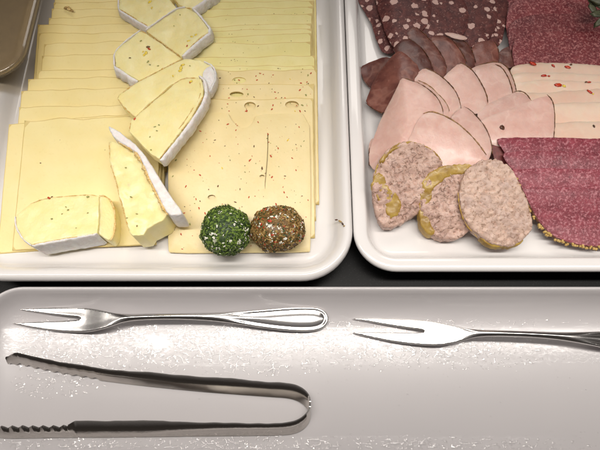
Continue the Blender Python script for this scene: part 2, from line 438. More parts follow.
class Bits:
    """small flakes gathered into one mesh part"""
    def __init__(s): s.V = []; s.F = []; s.fm = []
    def blob(s, c, rx, ry, rz, ang, mi, nrm=None):
        b = len(s.V); ca, sa = math.cos(ang), math.sin(ang); c = Vector(c)
        q = Vector((0, 0, 1)).rotation_difference(nrm) if nrm is not None else None
        k = 7
        for (zz, sc) in ((-.7, .6), (.0, 1.0), (.75, .65)):
            for i in range(k):
                a = 2 * math.pi * i / k; jj = 1 + random.uniform(-.25, .25)
                x, y = rx * sc * math.cos(a) * jj, ry * sc * math.sin(a) * jj
                v = Vector((x * ca - y * sa, x * sa + y * ca, zz * rz))
                if q: v = q @ v
                s.V.append(tuple(c + v))
        tp = Vector((0, 0, rz)); 
        if q: tp = q @ tp
        s.V.append(tuple(c + tp))
        for l in (0, 1):
            for i in range(k):
                s.F.append((b + l * k + i, b + l * k + (i + 1) % k, b + (l + 1) * k + (i + 1) % k, b + (l + 1) * k + i)); s.fm.append(mi)
        for i in range(k): s.F.append((b + 2 * k + i, b + 2 * k + (i + 1) % k, b + 3 * k)); s.fm.append(mi)
    def make(s, name, mats, parent=None, smooth=True):
        return obj(name, s.V, s.F, mats, s.fm, parent, smooth)

def embed(bits, mats, target):
    """flecks that belong to a surface go into that part's own mesh"""
    me = target.data; base = len(me.materials)
    for m in mats: me.materials.append(M[m])
    off = Vector(target['_o']); bm = bmesh.new(); bm.from_mesh(me)
    vs = [bm.verts.new(Vector(v) - off) for v in bits.V]
    for f, mi in zip(bits.F, bits.fm):
        q = bm.faces.new([vs[i] for i in f]); q.material_index = base + mi; q.smooth = True
    bm.to_mesh(me); bm.free()
def rrect_ring(x0, x1, y0, y1, r, off, z, seg=14):
    r2 = max(.0005, r + off); x0 -= off; x1 += off; y0 -= off; y1 += off; V = []
    for (cx, cy, a0) in ((x1 - r2, y1 - r2, 0), (x0 + r2, y1 - r2, 90), (x0 + r2, y0 + r2, 180), (x1 - r2, y0 + r2, 270)):
        for i in range(seg + 1):
            a = R(a0 + 90 * i / seg); V.append((cx + r2 * math.cos(a), cy + r2 * math.sin(a), z))
    return V
def dish(name, rect, r, profile, mat, rot=0.0, parent=None, cap_in=True):
    V = []; F = []
    for (off, z) in profile: V += rrect_ring(*rect, r, off, z)
    K = 60; n = len(profile)
    for i in range(n - 1):
        for k_ in range(K):
            a, b = i * K + k_, i * K + (k_ + 1) % K; F.append((a, b, b + K, a + K))
    if cap_in: F.append(tuple(reversed(range(K))))
    F.append(tuple(range((n - 1) * K, n * K)))
    V = [Vector(v) for v in V]
    if rot:
        cx = (rect[0] + rect[1]) / 2; cy = (rect[2] + rect[3]) / 2; c, s = math.cos(rot), math.sin(rot)
        V = [Vector((cx + (v.x - cx) * c - (v.y - cy) * s, cy + (v.x - cx) * s + (v.y - cy) * c, v.z)) for v in V]
    F = [tuple(reversed(f)) for f in F]
    return obj(name, [tuple(v) for v in V], F, mat, None, parent, autos=60)
ORD = ['first', 'second', 'third', 'fourth', 'fifth', 'sixth', 'seventh', 'eighth', 'ninth', 'tenth', 'eleventh', 'twelfth', 'thirteenth', 'fourteenth', 'fifteenth']

# ------------------------------------------------------------------ the setting and trays
obj('counter', [(-2, -.24, 0), (2, -.24, 0), (2, 2, 0), (-2, 2, 0)], [(0, 1, 2, 3)], 'counter', smooth=False, origin=(0, 0, 0))['kind'] = 'structure'

# left platter
LF = .013                      # platter floor height
a = up(352.5, 215, .0255); b = up(200, 282.5, .018)
LX1, LY0 = a.x, b.y
LX0 = up(-4, 120, .0255).x
lrect = (LX0 - .008, LX1, LY0, LY0 + .40)
PW = .0165
lp = [(-PW - .10, LF), (-PW - .06, LF), (-PW - .03, LF), (-PW - .004, LF), (-PW, LF + .0003), (-PW + .003, LF + .0014), (-PW + .0055, LF + .0045), (-PW + .0075, LF + .0085), (-PW + .0100, LF + .0110),
      (-.0045, LF + .0128), (-.0025, LF + .0127), (-.001, LF + .0116), (0, LF + .0090), (-.0003, LF + .0060), (-.002, LF + .001), (-.006, .004), (-.008, .0012), (-.02, .001)]
tag(dish('serving_platter', lrect, .034, lp, 'porcelain'), 'white glazed platter with rounded rim holding the cheeses', 'platter')
# right platter
RF = .012
a = up(352.3, 200, .0225); b = up(480, 273, .0175)
rrect = (a.x, a.x + .36, b.y, b.y + .40)
rp = [(-.12, RF), (-.08, RF), (-.05, RF), (-.03, RF), (-.0165, RF), (-.0135, RF + .0006), (-.0115, RF + .0030), (-.0100, RF + .0075), (-.0088, RF + .0100), (-.0075, RF + .0108),
      (-.002, RF + .0108), (-.0006, RF + .0102), (0, RF + .0085), (-.0004, RF + .0062), (-.003, RF + .001), (-.007, .004), (-.009, .0012), (-.02, .001)]
tag(dish('serving_platter', rrect, .027, rp, 'porcelain'), 'white glazed platter with flat rim holding the sliced meats', 'platter')
# front tray
FF = .006
a = up(300, 286.5, .021); x0 = up(-26, 330, .021).x
frect = (x0, x0 + .62, a.y - .150, a.y)
fp = [(-.0745, FF), (-.0735, FF), (-.068, FF), (-.055, FF), (-.04, FF), (-.030, FF), (-.024, FF), (-.0185, FF + .0004), (-.0125, FF + .0022), (-.0075, FF + .0062), (-.0042, FF + .0110), (-.0026, FF + .0142), (-.0016, FF + .0150),
      (-.0005, FF + .0150), (0, FF + .0143), (-.0003, FF + .0132), (-.003, FF + .005), (-.008, .002), (-.012, .001), (-.03, .001)]
front = tag(dish('serving_tray', frect, .025, fp, 'tray'), 'long pale grey glazed tray with wet spots holding forks and tongs', 'tray')
FY0, FY1 = frect[2], frect[3]

# clear plastic box at the upper left
bx1 = up(18, 60, .054).x; by0 = up(0, 71, .052).y
er = (bx1 - .16, bx1, by0, by0 + .25)
pbox = empty('plastic_box', (bx1 - .08, by0 + .12, .0), 'clear plastic box with rounded corner at the upper left beside the cheese platter', 'plastic box')
bp = [(-.06, .0455), (-.010, .0455), (-.004, .0458), (-.0015, .0465), (-.0005, .048), (.0015, .0505), (.0045, .051), (.005, .0502), (.0045, .0495),
      (.0018, .0490), (.0002, .047), (-.0008, .0455), (-.0025, .0448), (-.010, .0446), (-.06, .0446)]
dish('box_shell', er, .020, bp, 'plastic', parent=pbox, rot=R(-1))
lp2 = [(-.03, .0535), (-.004, .0535), (-.002, .0532), (.0005, .0545), (.0042, .0545), (.0052, .053), (.0048, .0515), (-.02, .0515)]
dish('lid', er, .020, lp2, 'plastic', parent=pbox, rot=R(-1))
fl = [(-.06, .0440), (-.010, .0440), (-.006, .0436), (-.0045, .042), (-.006, .040), (-.045, .038), (-.050, .0012), (-.07, .0012)]
tag(dish('food_filling', er, .020, fl, 'filling', rot=R(-1)), 'brown olive food seen through the clear plastic lid', 'food')

def ss(t): t = max(0., min(1., t)); return t * t * (3 - 2 * t)
# ------------------------------------------------------------------ shingled cheese slices
SL = .20
def stack_noise(x, y): return .0005 * nz(x, y, 35, 3.3)
def cheese_row(rows, Lfront, zfront, mat, name, labelf, group, s=SL, lift=0.0, holes={}):
    """rows from the back to the front: (px left, py left, px right, py right, left skew)"""
    out = []
    zfar = zfront + s * Lfront
    pv = None
    for i, (xl, yl, xr, yr, skew) in enumerate(rows):
        A = up(xl, yl, zfar); B = up(xr, yr, zfar)
        L = Lfront
        near = (A.y + B.y) / 2 - L
        def zf(x, y, near=near, k_=(lift if i == len(rows) - 1 else 0), L=L, i=i): return zfront + k_ + s * (y - near) + stack_noise(x, y) + .0010 * ss((y - near - L + .006) / .006) * (.6 + .4 * nz(x, i, 60, 2))
        m = max(3, int((B.x - A.x) / .004))
        sd = random.random() * 30
        topl = [((A.x + (B.x - A.x) * j / m), A.y + (B.y - A.y) * j / m + (.0013 * nz(j * .28, i, 1, sd) if 0 < j < m else 0)) for j in range(m + 1)]
        nearl = [(B.x + .001, B.y - L), (A.x - skew, A.y - L)]
        out.append((topl, nearl, zf, near, i)); pv = near
    res = []
    for q, (topl, nearl, zf, near, i) in enumerate(out):
        dn = (out[q - 1][3] - near) if q else .006
        th = max(.0005, min(.0015, s * dn * .9))
        if q == 0: th = .0013
        o, poly = slab(name, topl + nearl, zf, th, [mat, 'dry_shade_edge'], px=False, soft=0, step=2.5, grid=5, r=.0003 if th > .0006 else .0002, jit=.14, holes=holes.get(i, ()), sidemat=.62, rings_mm=(.2, .6))
        tag(o, labelf(len(out) - 1 - q, len(out)), 'cheese slice', group)
        res.append((o, zf, poly))
    return res
ZL = LF + .0022
pA = up(26, 121, ZL + SL * .09); pB = up(15, 251, ZL); Lf = pA.y - pB.y
rowsL = [(57, -12, 170, -13, .0), (55, -4, 175, -5, 0), (54, 3, 175, 2, .0), (52, 9, 175, 9, .0), (49, 18, 175, 16, .0), (38, 25, 175, 24, .0), (39, 34, 175, 32, 0),
         (44, 44, 172, 39, .0), (42, 56, 170, 52, .0), (38, 71, 168, 69, .0), (28, 79, 167, 76, .0), (21, 91, 165, 87, .0),
         (19, 107, 163, 104, .0), (8, 123.5, 160, 112.5, 0), (25, 121, 161, 116.5, .001)]
def labL(i, n):
    if i == 0: return 'large plain yellow cheese slice at the front of the left row, under the big brie'
    return '%s plain yellow cheese slice behind the front one in the left row' % ORD[i - 1]
cheL = cheese_row(rowsL, Lf, ZL, 'cheese', 'cheese_slice', labL, 'plain cheese slices shingled in the left row', lift=.0009)
ZCL = ZL + SL * Lf + .0008
def ell(cx, cy, rx, ry, n=12): return [(cx + rx * math.cos(2 * math.pi * i / n), cy + ry * math.sin(2 * math.pi * i / n)) for i in range(n)]
# right rows: plain behind, chili in front
pA = up(200, 113, ZL + SL * .09); pB = up(200, 253, ZL); Lc = pA.y - pB.y
rowsR = [(190, -10, 316, -14, 0), (190, -4, 316, -6, 0), (190, 3, 314, 1, 0), (190, 10, 313, 7, 0), (190, 17, 312, 14, 0), (188, 27, 311, 24, 0), (188, 32, 312, 29, 0), (187, 38, 311, 34, 0), (187, 45, 311, 42, 0),
         (187, 57, 315, 56, 0), (186, 66, 315, 66, 0)]
def labR(i, n): return '%s greenish plain cheese slice behind the chili cheese in the right row' % ORD[i]
cheR = cheese_row(rowsR, Lc, ZL - .0003, 'cheese_green', 'cheese_slice', labR, 'plain cheese slices shingled behind the chili cheese')
rowsC = [(180, 71, 317, 70, .0), (178, 85, 314, 84, .0), (174, 100, 313, 99, .0)]
def labC(i, n): return '%s chili cheese slice behind the front one, red flecks along its back strip' % ORD[i]
cheC = cheese_row(rowsC, Lc, ZL, 'chili', 'chili_cheese_slice', labC, 'chili cheese slices shingled in the right row', holes={0: [ell(239, 80, 7, 3.2), ell(236.5, 94, 7.5, 3)], 1: [ell(236.5, 94, 7.0, 2.8)], 2: [ell(250, 105.5, 6, 4), ell(292, 104.5, 7, 4)]})
zfc = lambda x, y, near=pB.y: ZL + .0006 + SL * (y - near) + stack_noise(x, y)
crack = [(267.6, 131), (268.4, 136), (268.2, 150), (267.4, 164), (266.4, 174), (265.2, 185), (265.0, 190), (264.6, 184), (265.5, 173), (266.6, 162), (267.3, 149), (267.3, 137)]
fr, fpoly = slab('chili_cheese_slice', [(180, 116), (200, 113), (228, 112), (231, 119), (238, 127), (246, 128), (253, 123), (256, 114), (285, 113), (309, 114), (310.5, 160), (311, 200), (310.5, 250), (309, 252),
                 (240, 252.5), (170, 253), (168, 250), (168, 215), (168, 165), (169, 140), (174, 128)], zfc, .0012, 'chili', soft=1, step=1.5, grid=5, r=.0004, holes=[crack, ell(211.5, 197, 4, 2.6), ell(262, 176, 2.6, 1.6)])
tag(fr, 'large front chili cheese slice with a long crack, under the two coated balls', 'cheese slice', 'chili cheese slices shingled in the right row')
# flecks on the chili cheese
SP = ['spot_red', 'spot_dark', 'spot_green', 'spot_yellow']
fl_front = [(200, 131, 0), (228, 124, 0), (236, 130, 0), (225, 146, 1), (210, 156, 0), (194, 170, 0), (200, 175, 0), (252, 156, 0), (254, 146, 1), (278, 148, 0), (271, 156, 0), (258, 122, 0), (268, 134, 0), (240, 189, 1),
            (249, 197, 0), (272, 177, 0), (285, 176, 1), (296, 170, 0), (299, 127, 0), (287, 197, 0), (302, 196, 1), (308, 200, 0), (306, 217, 0), (283, 187, 0), (284, 192, 0), (218, 186, 1), (235, 202, 1), (182, 249, 0),
            (190, 224, 2), (184, 213, 0), (176, 160, 2), (173, 176, 2), (177, 142, 2), (301, 146, 2), (304, 141, 2), (250, 160, 0), (186, 186, 0), (200, 201, 1), (196, 199, 0), (262, 168, 1), (292, 158, 0), (276, 204, 0), (243, 214, 1),
            (181, 234, 0), (172, 230, 1), (199, 208, 0), (205, 213, 0), (230, 160, 1), (215, 140, 1), (245, 172, 2), (222, 168, 3), (288, 140, 3)]
bt = Bits()
for (x, y, c) in fl_front:
    p = up(x, y, zfc); s = random.uniform(.6, 1.3); a_ = random.uniform(0, 3.1)
    bt.blob((p.x, p.y, p.z - .00005), .00105 * s, .00048 * s, .00025, a_ if random.random() < .6 else 1.9, c)
for _ in range(120):
    p = up(random.uniform(172, 306), random.uniform(120, 248), zfc); s = random.uniform(.25, .75)
    bt.blob((p.x, p.y, p.z - .00005), .0007 * s, .0005 * s, .00018, random.uniform(0, 3), random.choice([0, 1, 1, 2, 0]))
embed(bt, SP, fr)
strips = [[(256, 76, 0), (257, 80, 0), (273, 75, 0), (307, 82, 0), (301, 83, 0), (311, 73, 0), (239, 80, 0), (220, 78, 1), (308, 75, 2), (290, 79, 3)],
          [(254, 97, 1), (275, 92, 0), (276, 98, 0), (285, 101, 0), (306, 95, 2), (300, 90, 0), (248, 94, 2), (229, 103, 0)],
          [(247, 118, 0), (246, 114, 0), (273, 105, 0), (272, 109, 0), (258, 106, 1), (305, 113, 1), (300, 127, 0), (229, 125, 0), (302, 105, 2), (295, 112, 3)]]
for (o, zf, poly), ls in zip(cheC, strips):
    bt = Bits()
    lo_px = {0: (72, 84), 1: (87, 98), 2: (102, 111)}[strips.index(ls)]
    for (x, y, c) in ls:
        y = min(max(y, lo_px[0]), lo_px[1])
        p = up(x, y, zf); s = random.uniform(.7, 1.3); bt.blob((p.x, p.y, p.z), .0009 * s, .0005 * s, .00025, random.uniform(0, 3), c)
    for _ in range(12):
        p = up(random.uniform(220, 312), random.uniform(*lo_px), zf); s = random.uniform(.3, .85); bt.blob((p.x, p.y, p.z), .0008 * s, .0006 * s, .0002, random.uniform(0, 3), random.choice([0, 1, 2]))
    embed(bt, SP, o)
for idx, (o, zf, poly) in enumerate(cheR[-8:]):
    bt = Bits(); yy = rowsR[len(rowsR) - 8 + idx]; nx = (rowsR + [(0, 71, 0, 70, 0)])[len(rowsR) - 8 + idx + 1]
    for _ in range(6):
        p = up(random.uniform(215, 308), random.uniform(yy[1] + 2, max(yy[1] + 3, nx[1] - 2)), zf); s = random.uniform(.3, .6)
        bt.blob((p.x, p.y, p.z), .0007 * s, .0006 * s, .0002, random.uniform(0, 3), random.choice([1, 2]))
    embed(bt, SP, o)
# bits on the front plain slice
bt = Bits(); zfp = cheL[-1][1]
for (x, y, s) in ((40.5, 163, 1.0), (105, 150, .6), (60, 140, .4)):
    p = up(x, y, zfp); bt.blob((p.x, p.y, p.z), .0006 * s, .0004 * s, .0002, 0, 0)
embed(bt, ['spot_dark'], cheL[-1][0])

# ------------------------------------------------------------------ brie
ZT = ZCL + .0002
def pl(px_, py_, z0, sx=0.0, sy=0.0):
    c = up(px_, py_, z0)
    return lambda x, y: z0 + sx * (x - c.x) + sy * (y - c.y)
def brie(face, zf, base, rinds, label, soft=0, spots=(), orange=(), taper=.0, amp=.0008):
    c = up(sum(p[0] for p in face) / len(face), sum(p[1] for p in face) / len(face), base)
    root = empty('brie_wedge', (c.x, c.y, base), label, 'brie', 'brie wedges laid across the cheese slices')
    paste, _ = slab('cheese_paste', face, zf, .01, 'paste', soft=soft, step=1.1, grid=1.8, jit=.35, r=.0006, base=base, parent=root, amp=amp, ascale=90, taper=taper)
    for (pts, side, wid, kw) in rinds:
        strip('rind', pts, zf, root, wid, .01, 'rind', side, base=base, **kw)
    for pts in orange: tube('browned_edge', pts, zf, .00028, 'orange', root, lift=-.00005, step=.6, vary=1.6)
    if spots:
        bt = Bits()
        for (x, y, s, m) in spots:
            p = up(x, y, zf); bt.blob((p.x, p.y, p.z + .0002), .0009 * s, .00055 * s, .00025, random.uniform(0, 3), m)
        embed(bt, SP, paste)
    return root
H = .0070
zb = pl(150, 10, ZT + H, 0, 0)
brie([(119, -10), (119, 9), (125, 12.5), (137, 20), (148, 26.5), (160, 20), (177, 8), (170, 0), (160, -12)], pl(150, 10, ZT + H), ZT,
     [([(119, -10), (118.5, 9.5), (124.5, 13), (136.5, 20.5), (148, 27)], 1, .0012, dict(lean=.6))],
     'brie wedge cut off by the top edge, thick rind on its lower left side',
     orange=[[(119.8, -5), (119.8, 9), (125.5, 12.5), (138, 20), (148, 26)]], spots=[(150, 2, 2, 3), (152, 8, 1.4, 3), (160, 12, .8, 2)])
brie([(168, -12), (178, 4), (185, 8), (192, 8.5), (205, 0), (214, -8)], pl(190, 0, ZT + H + .001, 0, 0), ZT,
     [([(192, 8.5), (205, 0), (218, -8)], 1, .0015, dict(lean=.5))],
     'smallest visible brie tip at the top edge, right of the other brie wedges', orange=[[(168, -8), (178, 4), (185, 8), (192, 8.2)]])
brie([(146, 31), (160, 20.5), (177, 9), (186, 7.5), (195, 12), (203, 21), (210, 31), (200, 38), (188, 49), (181, 56), (165, 45), (154, 37)],
     pl(180, 30, ZT + H + .0025, .05, 0), ZT + .002,
     [([(145.5, 30), (160, 19.5), (177, 8), (185, 6.8)], -1, .0010, {}), ([(193, 9), (203, 20), (211, 31), (200, 39.5), (188, 50), (182, 56)], -1, .0016, dict(lean=.5))],
     'brie wedge with wide cream face, touching the wedge with the red speck',
     orange=[[(211, 31), (200, 38.5), (190, 47)], [(146, 31), (154, 37), (165, 45), (180, 56)]],
     spots=[(192, 37, 1.6, 3), (196, 35, 1.4, 3), (189, 41, 1.6, 3), (180, 15, .7, 2), (174, 26, .6, 2), (187, 46, 1, 0)])
brie([(140.5, 30.5), (146, 33), (160, 43), (182, 58), (172, 64), (158, 71), (139, 80.5), (127, 74), (115.5, 66), (114.5, 53), (125, 42)],
     pl(145, 55, ZT + H + .002, -.04, .04), ZT + .001,
     [([(140.5, 30), (125, 41.5), (114, 52.5), (114.5, 66)], 1, .0010, {}), ([(114, 66), (121, 70), (129, 76), (138, 81)], 1, .0019, dict(lean=.7))],
     'brie wedge with a red speck and yellow stain on its face',
     orange=[[(140.5, 30.5), (146, 33), (160, 43), (182, 58)], [(115.5, 67), (122, 68), (128, 73), (138, 79.5)]],
     spots=[(148, 47, 1.7, 1), (149, 49, 1.5, 0), (146, 53, 2.0, 3), (144, 55, 1.6, 3), (143, 52, 1.0, 3), (141, 41, 1, 2), (130, 58, .9, 1), (148, 62, 1.3, 2), (150, 65, 1.2, 2), (158, 66, .8, 2)])
b5 = brie([(117, 98), (119, 94), (140, 81), (160, 70), (184, 58.5), (200, 60), (212, 66), (215, 76), (211, 87), (204, 92), (199, 86), (196, 79), (183, 79), (172, 84), (150, 103), (135, 117), (124, 108)],
     pl(165, 80, ZT + H + .0045, 0, 0), ZT + .004,
     [([(204, 61.5), (213, 66), (216, 76), (212, 88), (205, 93)], -1, .0009, dict(lean=.4))],
     'long narrow brie wedge under the wide one, crumpled rind at its right end',
     orange=[[(117.5, 98), (120, 94), (140, 81), (160, 70), (183, 58.5)], [(135, 117), (124, 108), (118, 99)]],
     spots=[(181, 68, 2, 3), (180, 71, 1.8, 3), (183, 65, 1.4, 3), (173, 76, 1, 3), (190, 66, .7, 2)])
brie([(129, 131), (131, 121), (146, 107), (172, 85), (183, 78), (201, 78.5), (203.5, 88), (202.5, 98), (190, 120), (172, 143), (159, 159), (151, 154), (140, 143)],
     pl(168, 115, ZT + H + .0075, .04, 0), ZT + .0065,
     [([(199, 76), (205, 82), (205, 98), (192.5, 119), (175, 142), (160, 160.5)], -1, .0018, dict(lean=.35, jag=.0007))],
     'wide diagonal brie wedge in the middle, white rind along its lower right side',
     orange=[[(129, 131), (131, 121), (146, 107), (172, 85), (183, 78), (198, 78)], [(203.5, 96), (190.5, 119), (173, 141), (160, 158)], [(200, 82), (201, 96), (190, 113), (178, 130)]],
     spots=[(191, 81.5, 1.6, 3), (190, 82.5, 1, 0), (155, 127, 1.1, 2), (157, 131, .9, 2), (159, 125, .8, 2), (150, 137, .8, 2), (135, 119, 1.5, 0), (151, 150, .8, 2)])
slab('rind', [(203, 72), (208, 66), (212.5, 66.5), (216, 76), (212.5, 87), (205.5, 92.5), (201, 86), (203, 79)], pl(208, 79, ZT + H + .0058, -.25, .1), .004, 'rind', soft=1, step=.9, grid=1.1, r=.0008, jit=.5, amp=.0012, parent=b5)
# wedge standing with its rind upwards
zs = pl(140, 190, ZT + .0095, .0, .05)
rt = brie([(109, 141), (118, 143), (126, 147), (136, 152), (144, 165), (152, 180), (160, 197), (168, 213), (163, 221), (147, 229), (143, 235), (133, 236.5), (129, 232), (122, 206), (116, 182), (110, 162)],
     zs, LF + .006, [], 'rough cut brie wedge standing on edge, broad smooth white rind strip on its right', amp=.0018,
     orange=[[(109, 142), (110, 162), (116, 182), (122, 206), (129, 231)]],
     spots=[(126, 168, 1, 2), (129, 185, 1, 2), (131, 197, .9, 2), (137, 214, .9, 2), (127, 218, .7, 2), (137, 226, .7, 1)])
zr = lambda x, y: zs(x, y) + .0042
slab('rind', [(107.5, 125), (112, 127), (122, 133), (134, 143), (144, 153), (152, 166), (165, 187), (176, 203), (182, 212.5), (181, 215), (168, 215.5), (160, 200), (152, 184), (145, 168), (137, 152), (127, 146), (117, 141), (110, 132)], zr, .0038, 'rind', soft=1, step=1.1, grid=1.6, r=.0009, jit=.4, parent=rt, amp=.0003, base=LF + .012)
tube('browned_edge', [(118, 141.5), (127, 146.5), (136.5, 152.5), (144.5, 168), (151.5, 184), (159.5, 200), (167.5, 215)], lambda x, y: zs(x, y) + .0026, .0011, 'orange', rt, step=.7, vary=1.3)
# big front wedge
zw = pl(65, 220, ZL + .0200, .02, .02)
rt = brie([(15.5, 216), (18, 213), (30, 204), (45, 198), (70, 196.5), (90, 194.5), (99, 196), (99, 215), (97, 233), (80, 236), (60, 239.5), (45, 242), (32, 245), (24, 240), (17, 228)],
     zw, ZL + .002, [([(97, 233.5), (80, 236.5), (60, 240), (45, 242.5), (32, 245.5)], -1, .0012, dict(lean=.3, jag=.0005)), ([(31, 245), (23, 239), (16, 227), (15, 216.5)], -1, .0008, {})],
     'big thick brie wedge at the front left corner, grey white rind facing the viewer', taper=.0,
     orange=[[(30, 204), (45, 198), (70, 196), (90, 194.5), (98, 196)], [(96.5, 233.5), (80, 236.5), (60, 239.5), (45, 242), (32, 245)]],
     spots=[(49, 198, 1.3, 0), (52, 197, .9, 1), (68, 210, .8, 2), (66, 207, .7, 2), (52, 219, .9, 2), (88, 213, .7, 2), (88, 197, 1.2, 2), (62, 214, .6, 2), (76, 228, .5, 2)])
slab('end_face', [(98, 196), (105, 196.5), (110, 200), (114, 209), (115.5, 220), (114.5, 234), (110, 241), (104, 238), (97, 233.5), (99, 215)], lambda x, y: zw(x, y) - .0008 - .55 * max(0, x - up(99, 215, .03).x),
     .01, 'paste', soft=1, step=1.1, grid=1.8, r=.0008, jit=.4, base=ZL + .002, parent=rt, amp=.0004)
tube('browned_edge', [(99, 195.5), (106, 196.5), (111, 200.5), (114.5, 209), (115.5, 221), (114.5, 234), (110.5, 241)], lambda x, y: zw(x, y) - .001 - .55 * max(0, x - up(99, 215, .03).x), .0006, 'orange', rt, step=.7, vary=1)

# ------------------------------------------------------------------ herb balls
def ball(cx, cy, rx, ry, mats, base_m, label, seed, weights):
    rnd = random.Random(seed)
    z0 = zfc(*up(cx, cy, LF + .016).xy); k_ = .00064
    hx, hy, hz = rx * k_, ry * k_, min(rx, ry) * k_ * .88
    c = up(cx, cy, z0 + hz * .9)
    c.z = z0 + hz * .93
    root = empty('cheese_ball', (c.x, c.y, z0), label, 'cheese ball', 'fresh cheese balls on the chili cheese')
    V = []; F = []; n, m = 40, 24
    def surf(u, w, k2=1.0):
        d = Vector((math.cos(u) * math.sin(w), math.sin(u) * math.sin(w), math.cos(w)))
        q = 1 + .10 * noise.noise(d * 1.6 + Vector((seed, 0, 0))) + .06 * noise.noise(d * 4 + Vector((seed, 3, 0)))
        e = lambda t: math.copysign(abs(t) ** .88, t)
        return Vector((e(d.x) * hx * q * k2, e(d.y) * hy * q * k2, e(d.z) * hz * q * k2)) + c, d
    for j in range(m + 1):
        for i in range(n): V.append(tuple(surf(2 * math.pi * i / n, math.pi * j / m, .975)[0]))
    for j in range(m):
        for i in range(n): F.append((j * n + i, (j + 1) * n + i, (j + 1) * n + (i + 1) % n, j * n + (i + 1) % n))
    obj('cheese_body', V, F, base_m, None, root)
    bt = Bits(); ct = Bits()
    for _ in range(3400):
        u = rnd.uniform(0, 2 * math.pi); w = math.acos(rnd.uniform(-.75, 1)); p, d = surf(u, w, rnd.uniform(.98, 1.012))
        mi = rnd.choices(range(len(mats)), weights)[0]
        # patches that show more of the fresh cheese
        if noise.noise(d * 3.5 + Vector((seed * 2, 1, 5))) >.36 and rnd.random() < .55: mi = len(mats) - 1
        s = rnd.uniform(.6, 1.5)
        nn = (d + Vector((rnd.uniform(-.5, .5), rnd.uniform(-.5, .5), rnd.uniform(-.5, .5)))).normalized()
        bt.blob(p, .00085 * s, .00040 * s, .00022, rnd.uniform(0, 6.3), mi, nn)
    bt.make('herb_coating', mats, root, smooth=False)
ball(226, 230.5, 23.5, 24, ['herb_green', 'herb_dark', 'curd'], 'herb_dark', 'round fresh cheese ball coated in chopped green herbs', 11, [5, 3.5, .22])
ball(277.5, 229, 26, 22, ['spice_brown', 'spice_tan', 'herb_dark', 'pepper', 'curd'], 'spice_brown', 'round fresh cheese ball coated in brown and rust spices', 23, [5, 3.2, 1.2, .5, .3])
# crumbs
def crumb(name, pxl, zf, mats, label, cat, size=.0012):
    bt = Bits()
    for (x, y, sx, sy, a_, mi) in pxl:
        p = up(x, y, zf); bt.blob((p.x, p.y, p.z + .0003), size * sx, size * sy, .0005, a_, mi)
    o = bt.make(name, mats); return tag(o, label, cat)
crumb('herb_crumb', [(336.5, 220, 1.0, .5, .1, 0), (340, 221.5, 1.2, .5, -.6, 1), (342.5, 224, .9, .5, -1, 0), (344, 226, .5, .4, 0, 1)], LF + .0122, ['peel', 'spice_tan'], 'small reddish brown crumb on the right rim of the cheese platter', 'crumb')
crumb('nut_crumb', [(66, 8, 1.5, 1.0, .4, 1), (69, 9.5, 1.8, 1.1, -.4, 0), (72, 11, 1.4, .8, -.7, 1), (68, 7, 1, .6, .1, 0)], lambda x, y: ZCL + .0006, ['orange', 'spice_tan'], 'small brown nut crumb on the plain cheese at the top left', 'crumb')

# ------------------------------------------------------------------ meats
xl = up(368, 150, RF).x; yb = up(480, 246, RF).y
def ss(t): t = max(0., min(1., t)); return t * t * (3 - 2 * t)
def mound(x, y): return .35 + .65 * min(ss((x - xl) / .030 + .1), ss((y - yb - .012) / .075))
def drape(h, A=0.0, sx=0.0, sy=0.0, c=(450, 100), li=0):
    cc = up(c[0], c[1], RF + h)
    return lambda x, y: RF + .0008 + h * mound(x, y) + sx * (x - cc.x) + sy * (y - cc.y)
def meat(name, pts, h, mat, label, cat, group, A=.0010, rim=None, rimmat='ham_rim', th=.0012, sx=0, sy=0, rimr=.0005, soft=1, grid=2.2, amp=.0004, jit=.3, w=.004):
    c = (sum(p[0] for p in pts) / len(pts), sum(p[1] for p in pts) / len(pts))
    zf = drape(h, 0, sx, sy, c)
    pf = lambda d: A * ((1 - math.exp(-d / w)) - 1)
    o, poly = slab(name, pts, zf, th, mat, soft=soft, step=1.4, grid=grid, prof=pf, r=.0008, amp=amp, ascale=70, jit=jit)
    # edges roll down by A, so lift the reference so that the rim sits on the edge
    tag(o, label, cat, group)
    if rim:
        zr_ = lambda x, y: zf(x, y) - A - .0001
        tube('smoked_rim', rim, zr_, rimr, rimmat, o, step=1.0, vary=.9)
    return o, zf
# blood sausage slices
def circ(cx, cy, rx, ry, n=18, wob=.05, sd=0):
    return [(cx + rx * (1 + wob * math.sin(3 * a + sd) + wob * .6 * math.sin(5 * a + sd * 2)) * math.cos(a), cy + ry * (1 + wob * math.sin(3 * a + sd)) * math.sin(a)) for a in [2 * math.pi * i / n for i in range(n)]]
bl = [(474, -16, 38, 44, 9, 'fourth blood sausage slice from the left, pale fat cubes, at the top'), (458, -8, 46, 46, 10.5, 'third blood sausage slice from the left, behind the dark ham'),
      (424, -4, 44, 50, 12, 'second blood sausage slice from the left, large fat cubes, top layer'), ]
meat('blood_sausage_slice', [(350, -20), (356, -4), (362, 7), (371, 20), (374.5, 33), (379, 45), (384, 53), (396, 52), (410, 40), (412, -20)], .0085, 'blood', 'leftmost dark blood sausage slice, its edge curving over the platter wall', 'sausage slice', 'blood sausage slices at the top of the meat platter')
meat('blood_sausage_slice', [(470, -25), (500, -25), (510, -5), (508, 12), (505, 28), (502, 44), (490, 48), (470, 45)], .0095, 'blood', 'rightmost blood sausage slice, next to the upper salami', 'sausage slice', 'blood sausage slices at the top of the meat platter')
meat('blood_sausage_slice', [(438, -25), (486, -22), (497, -4), (499, 16), (494, 34), (482, 45), (460, 48), (440, 40)], .0115, 'blood', 'blood sausage slice with a large grey fat cube, left of the rightmost slice', 'sausage slice', 'blood sausage slices at the top of the meat platter')
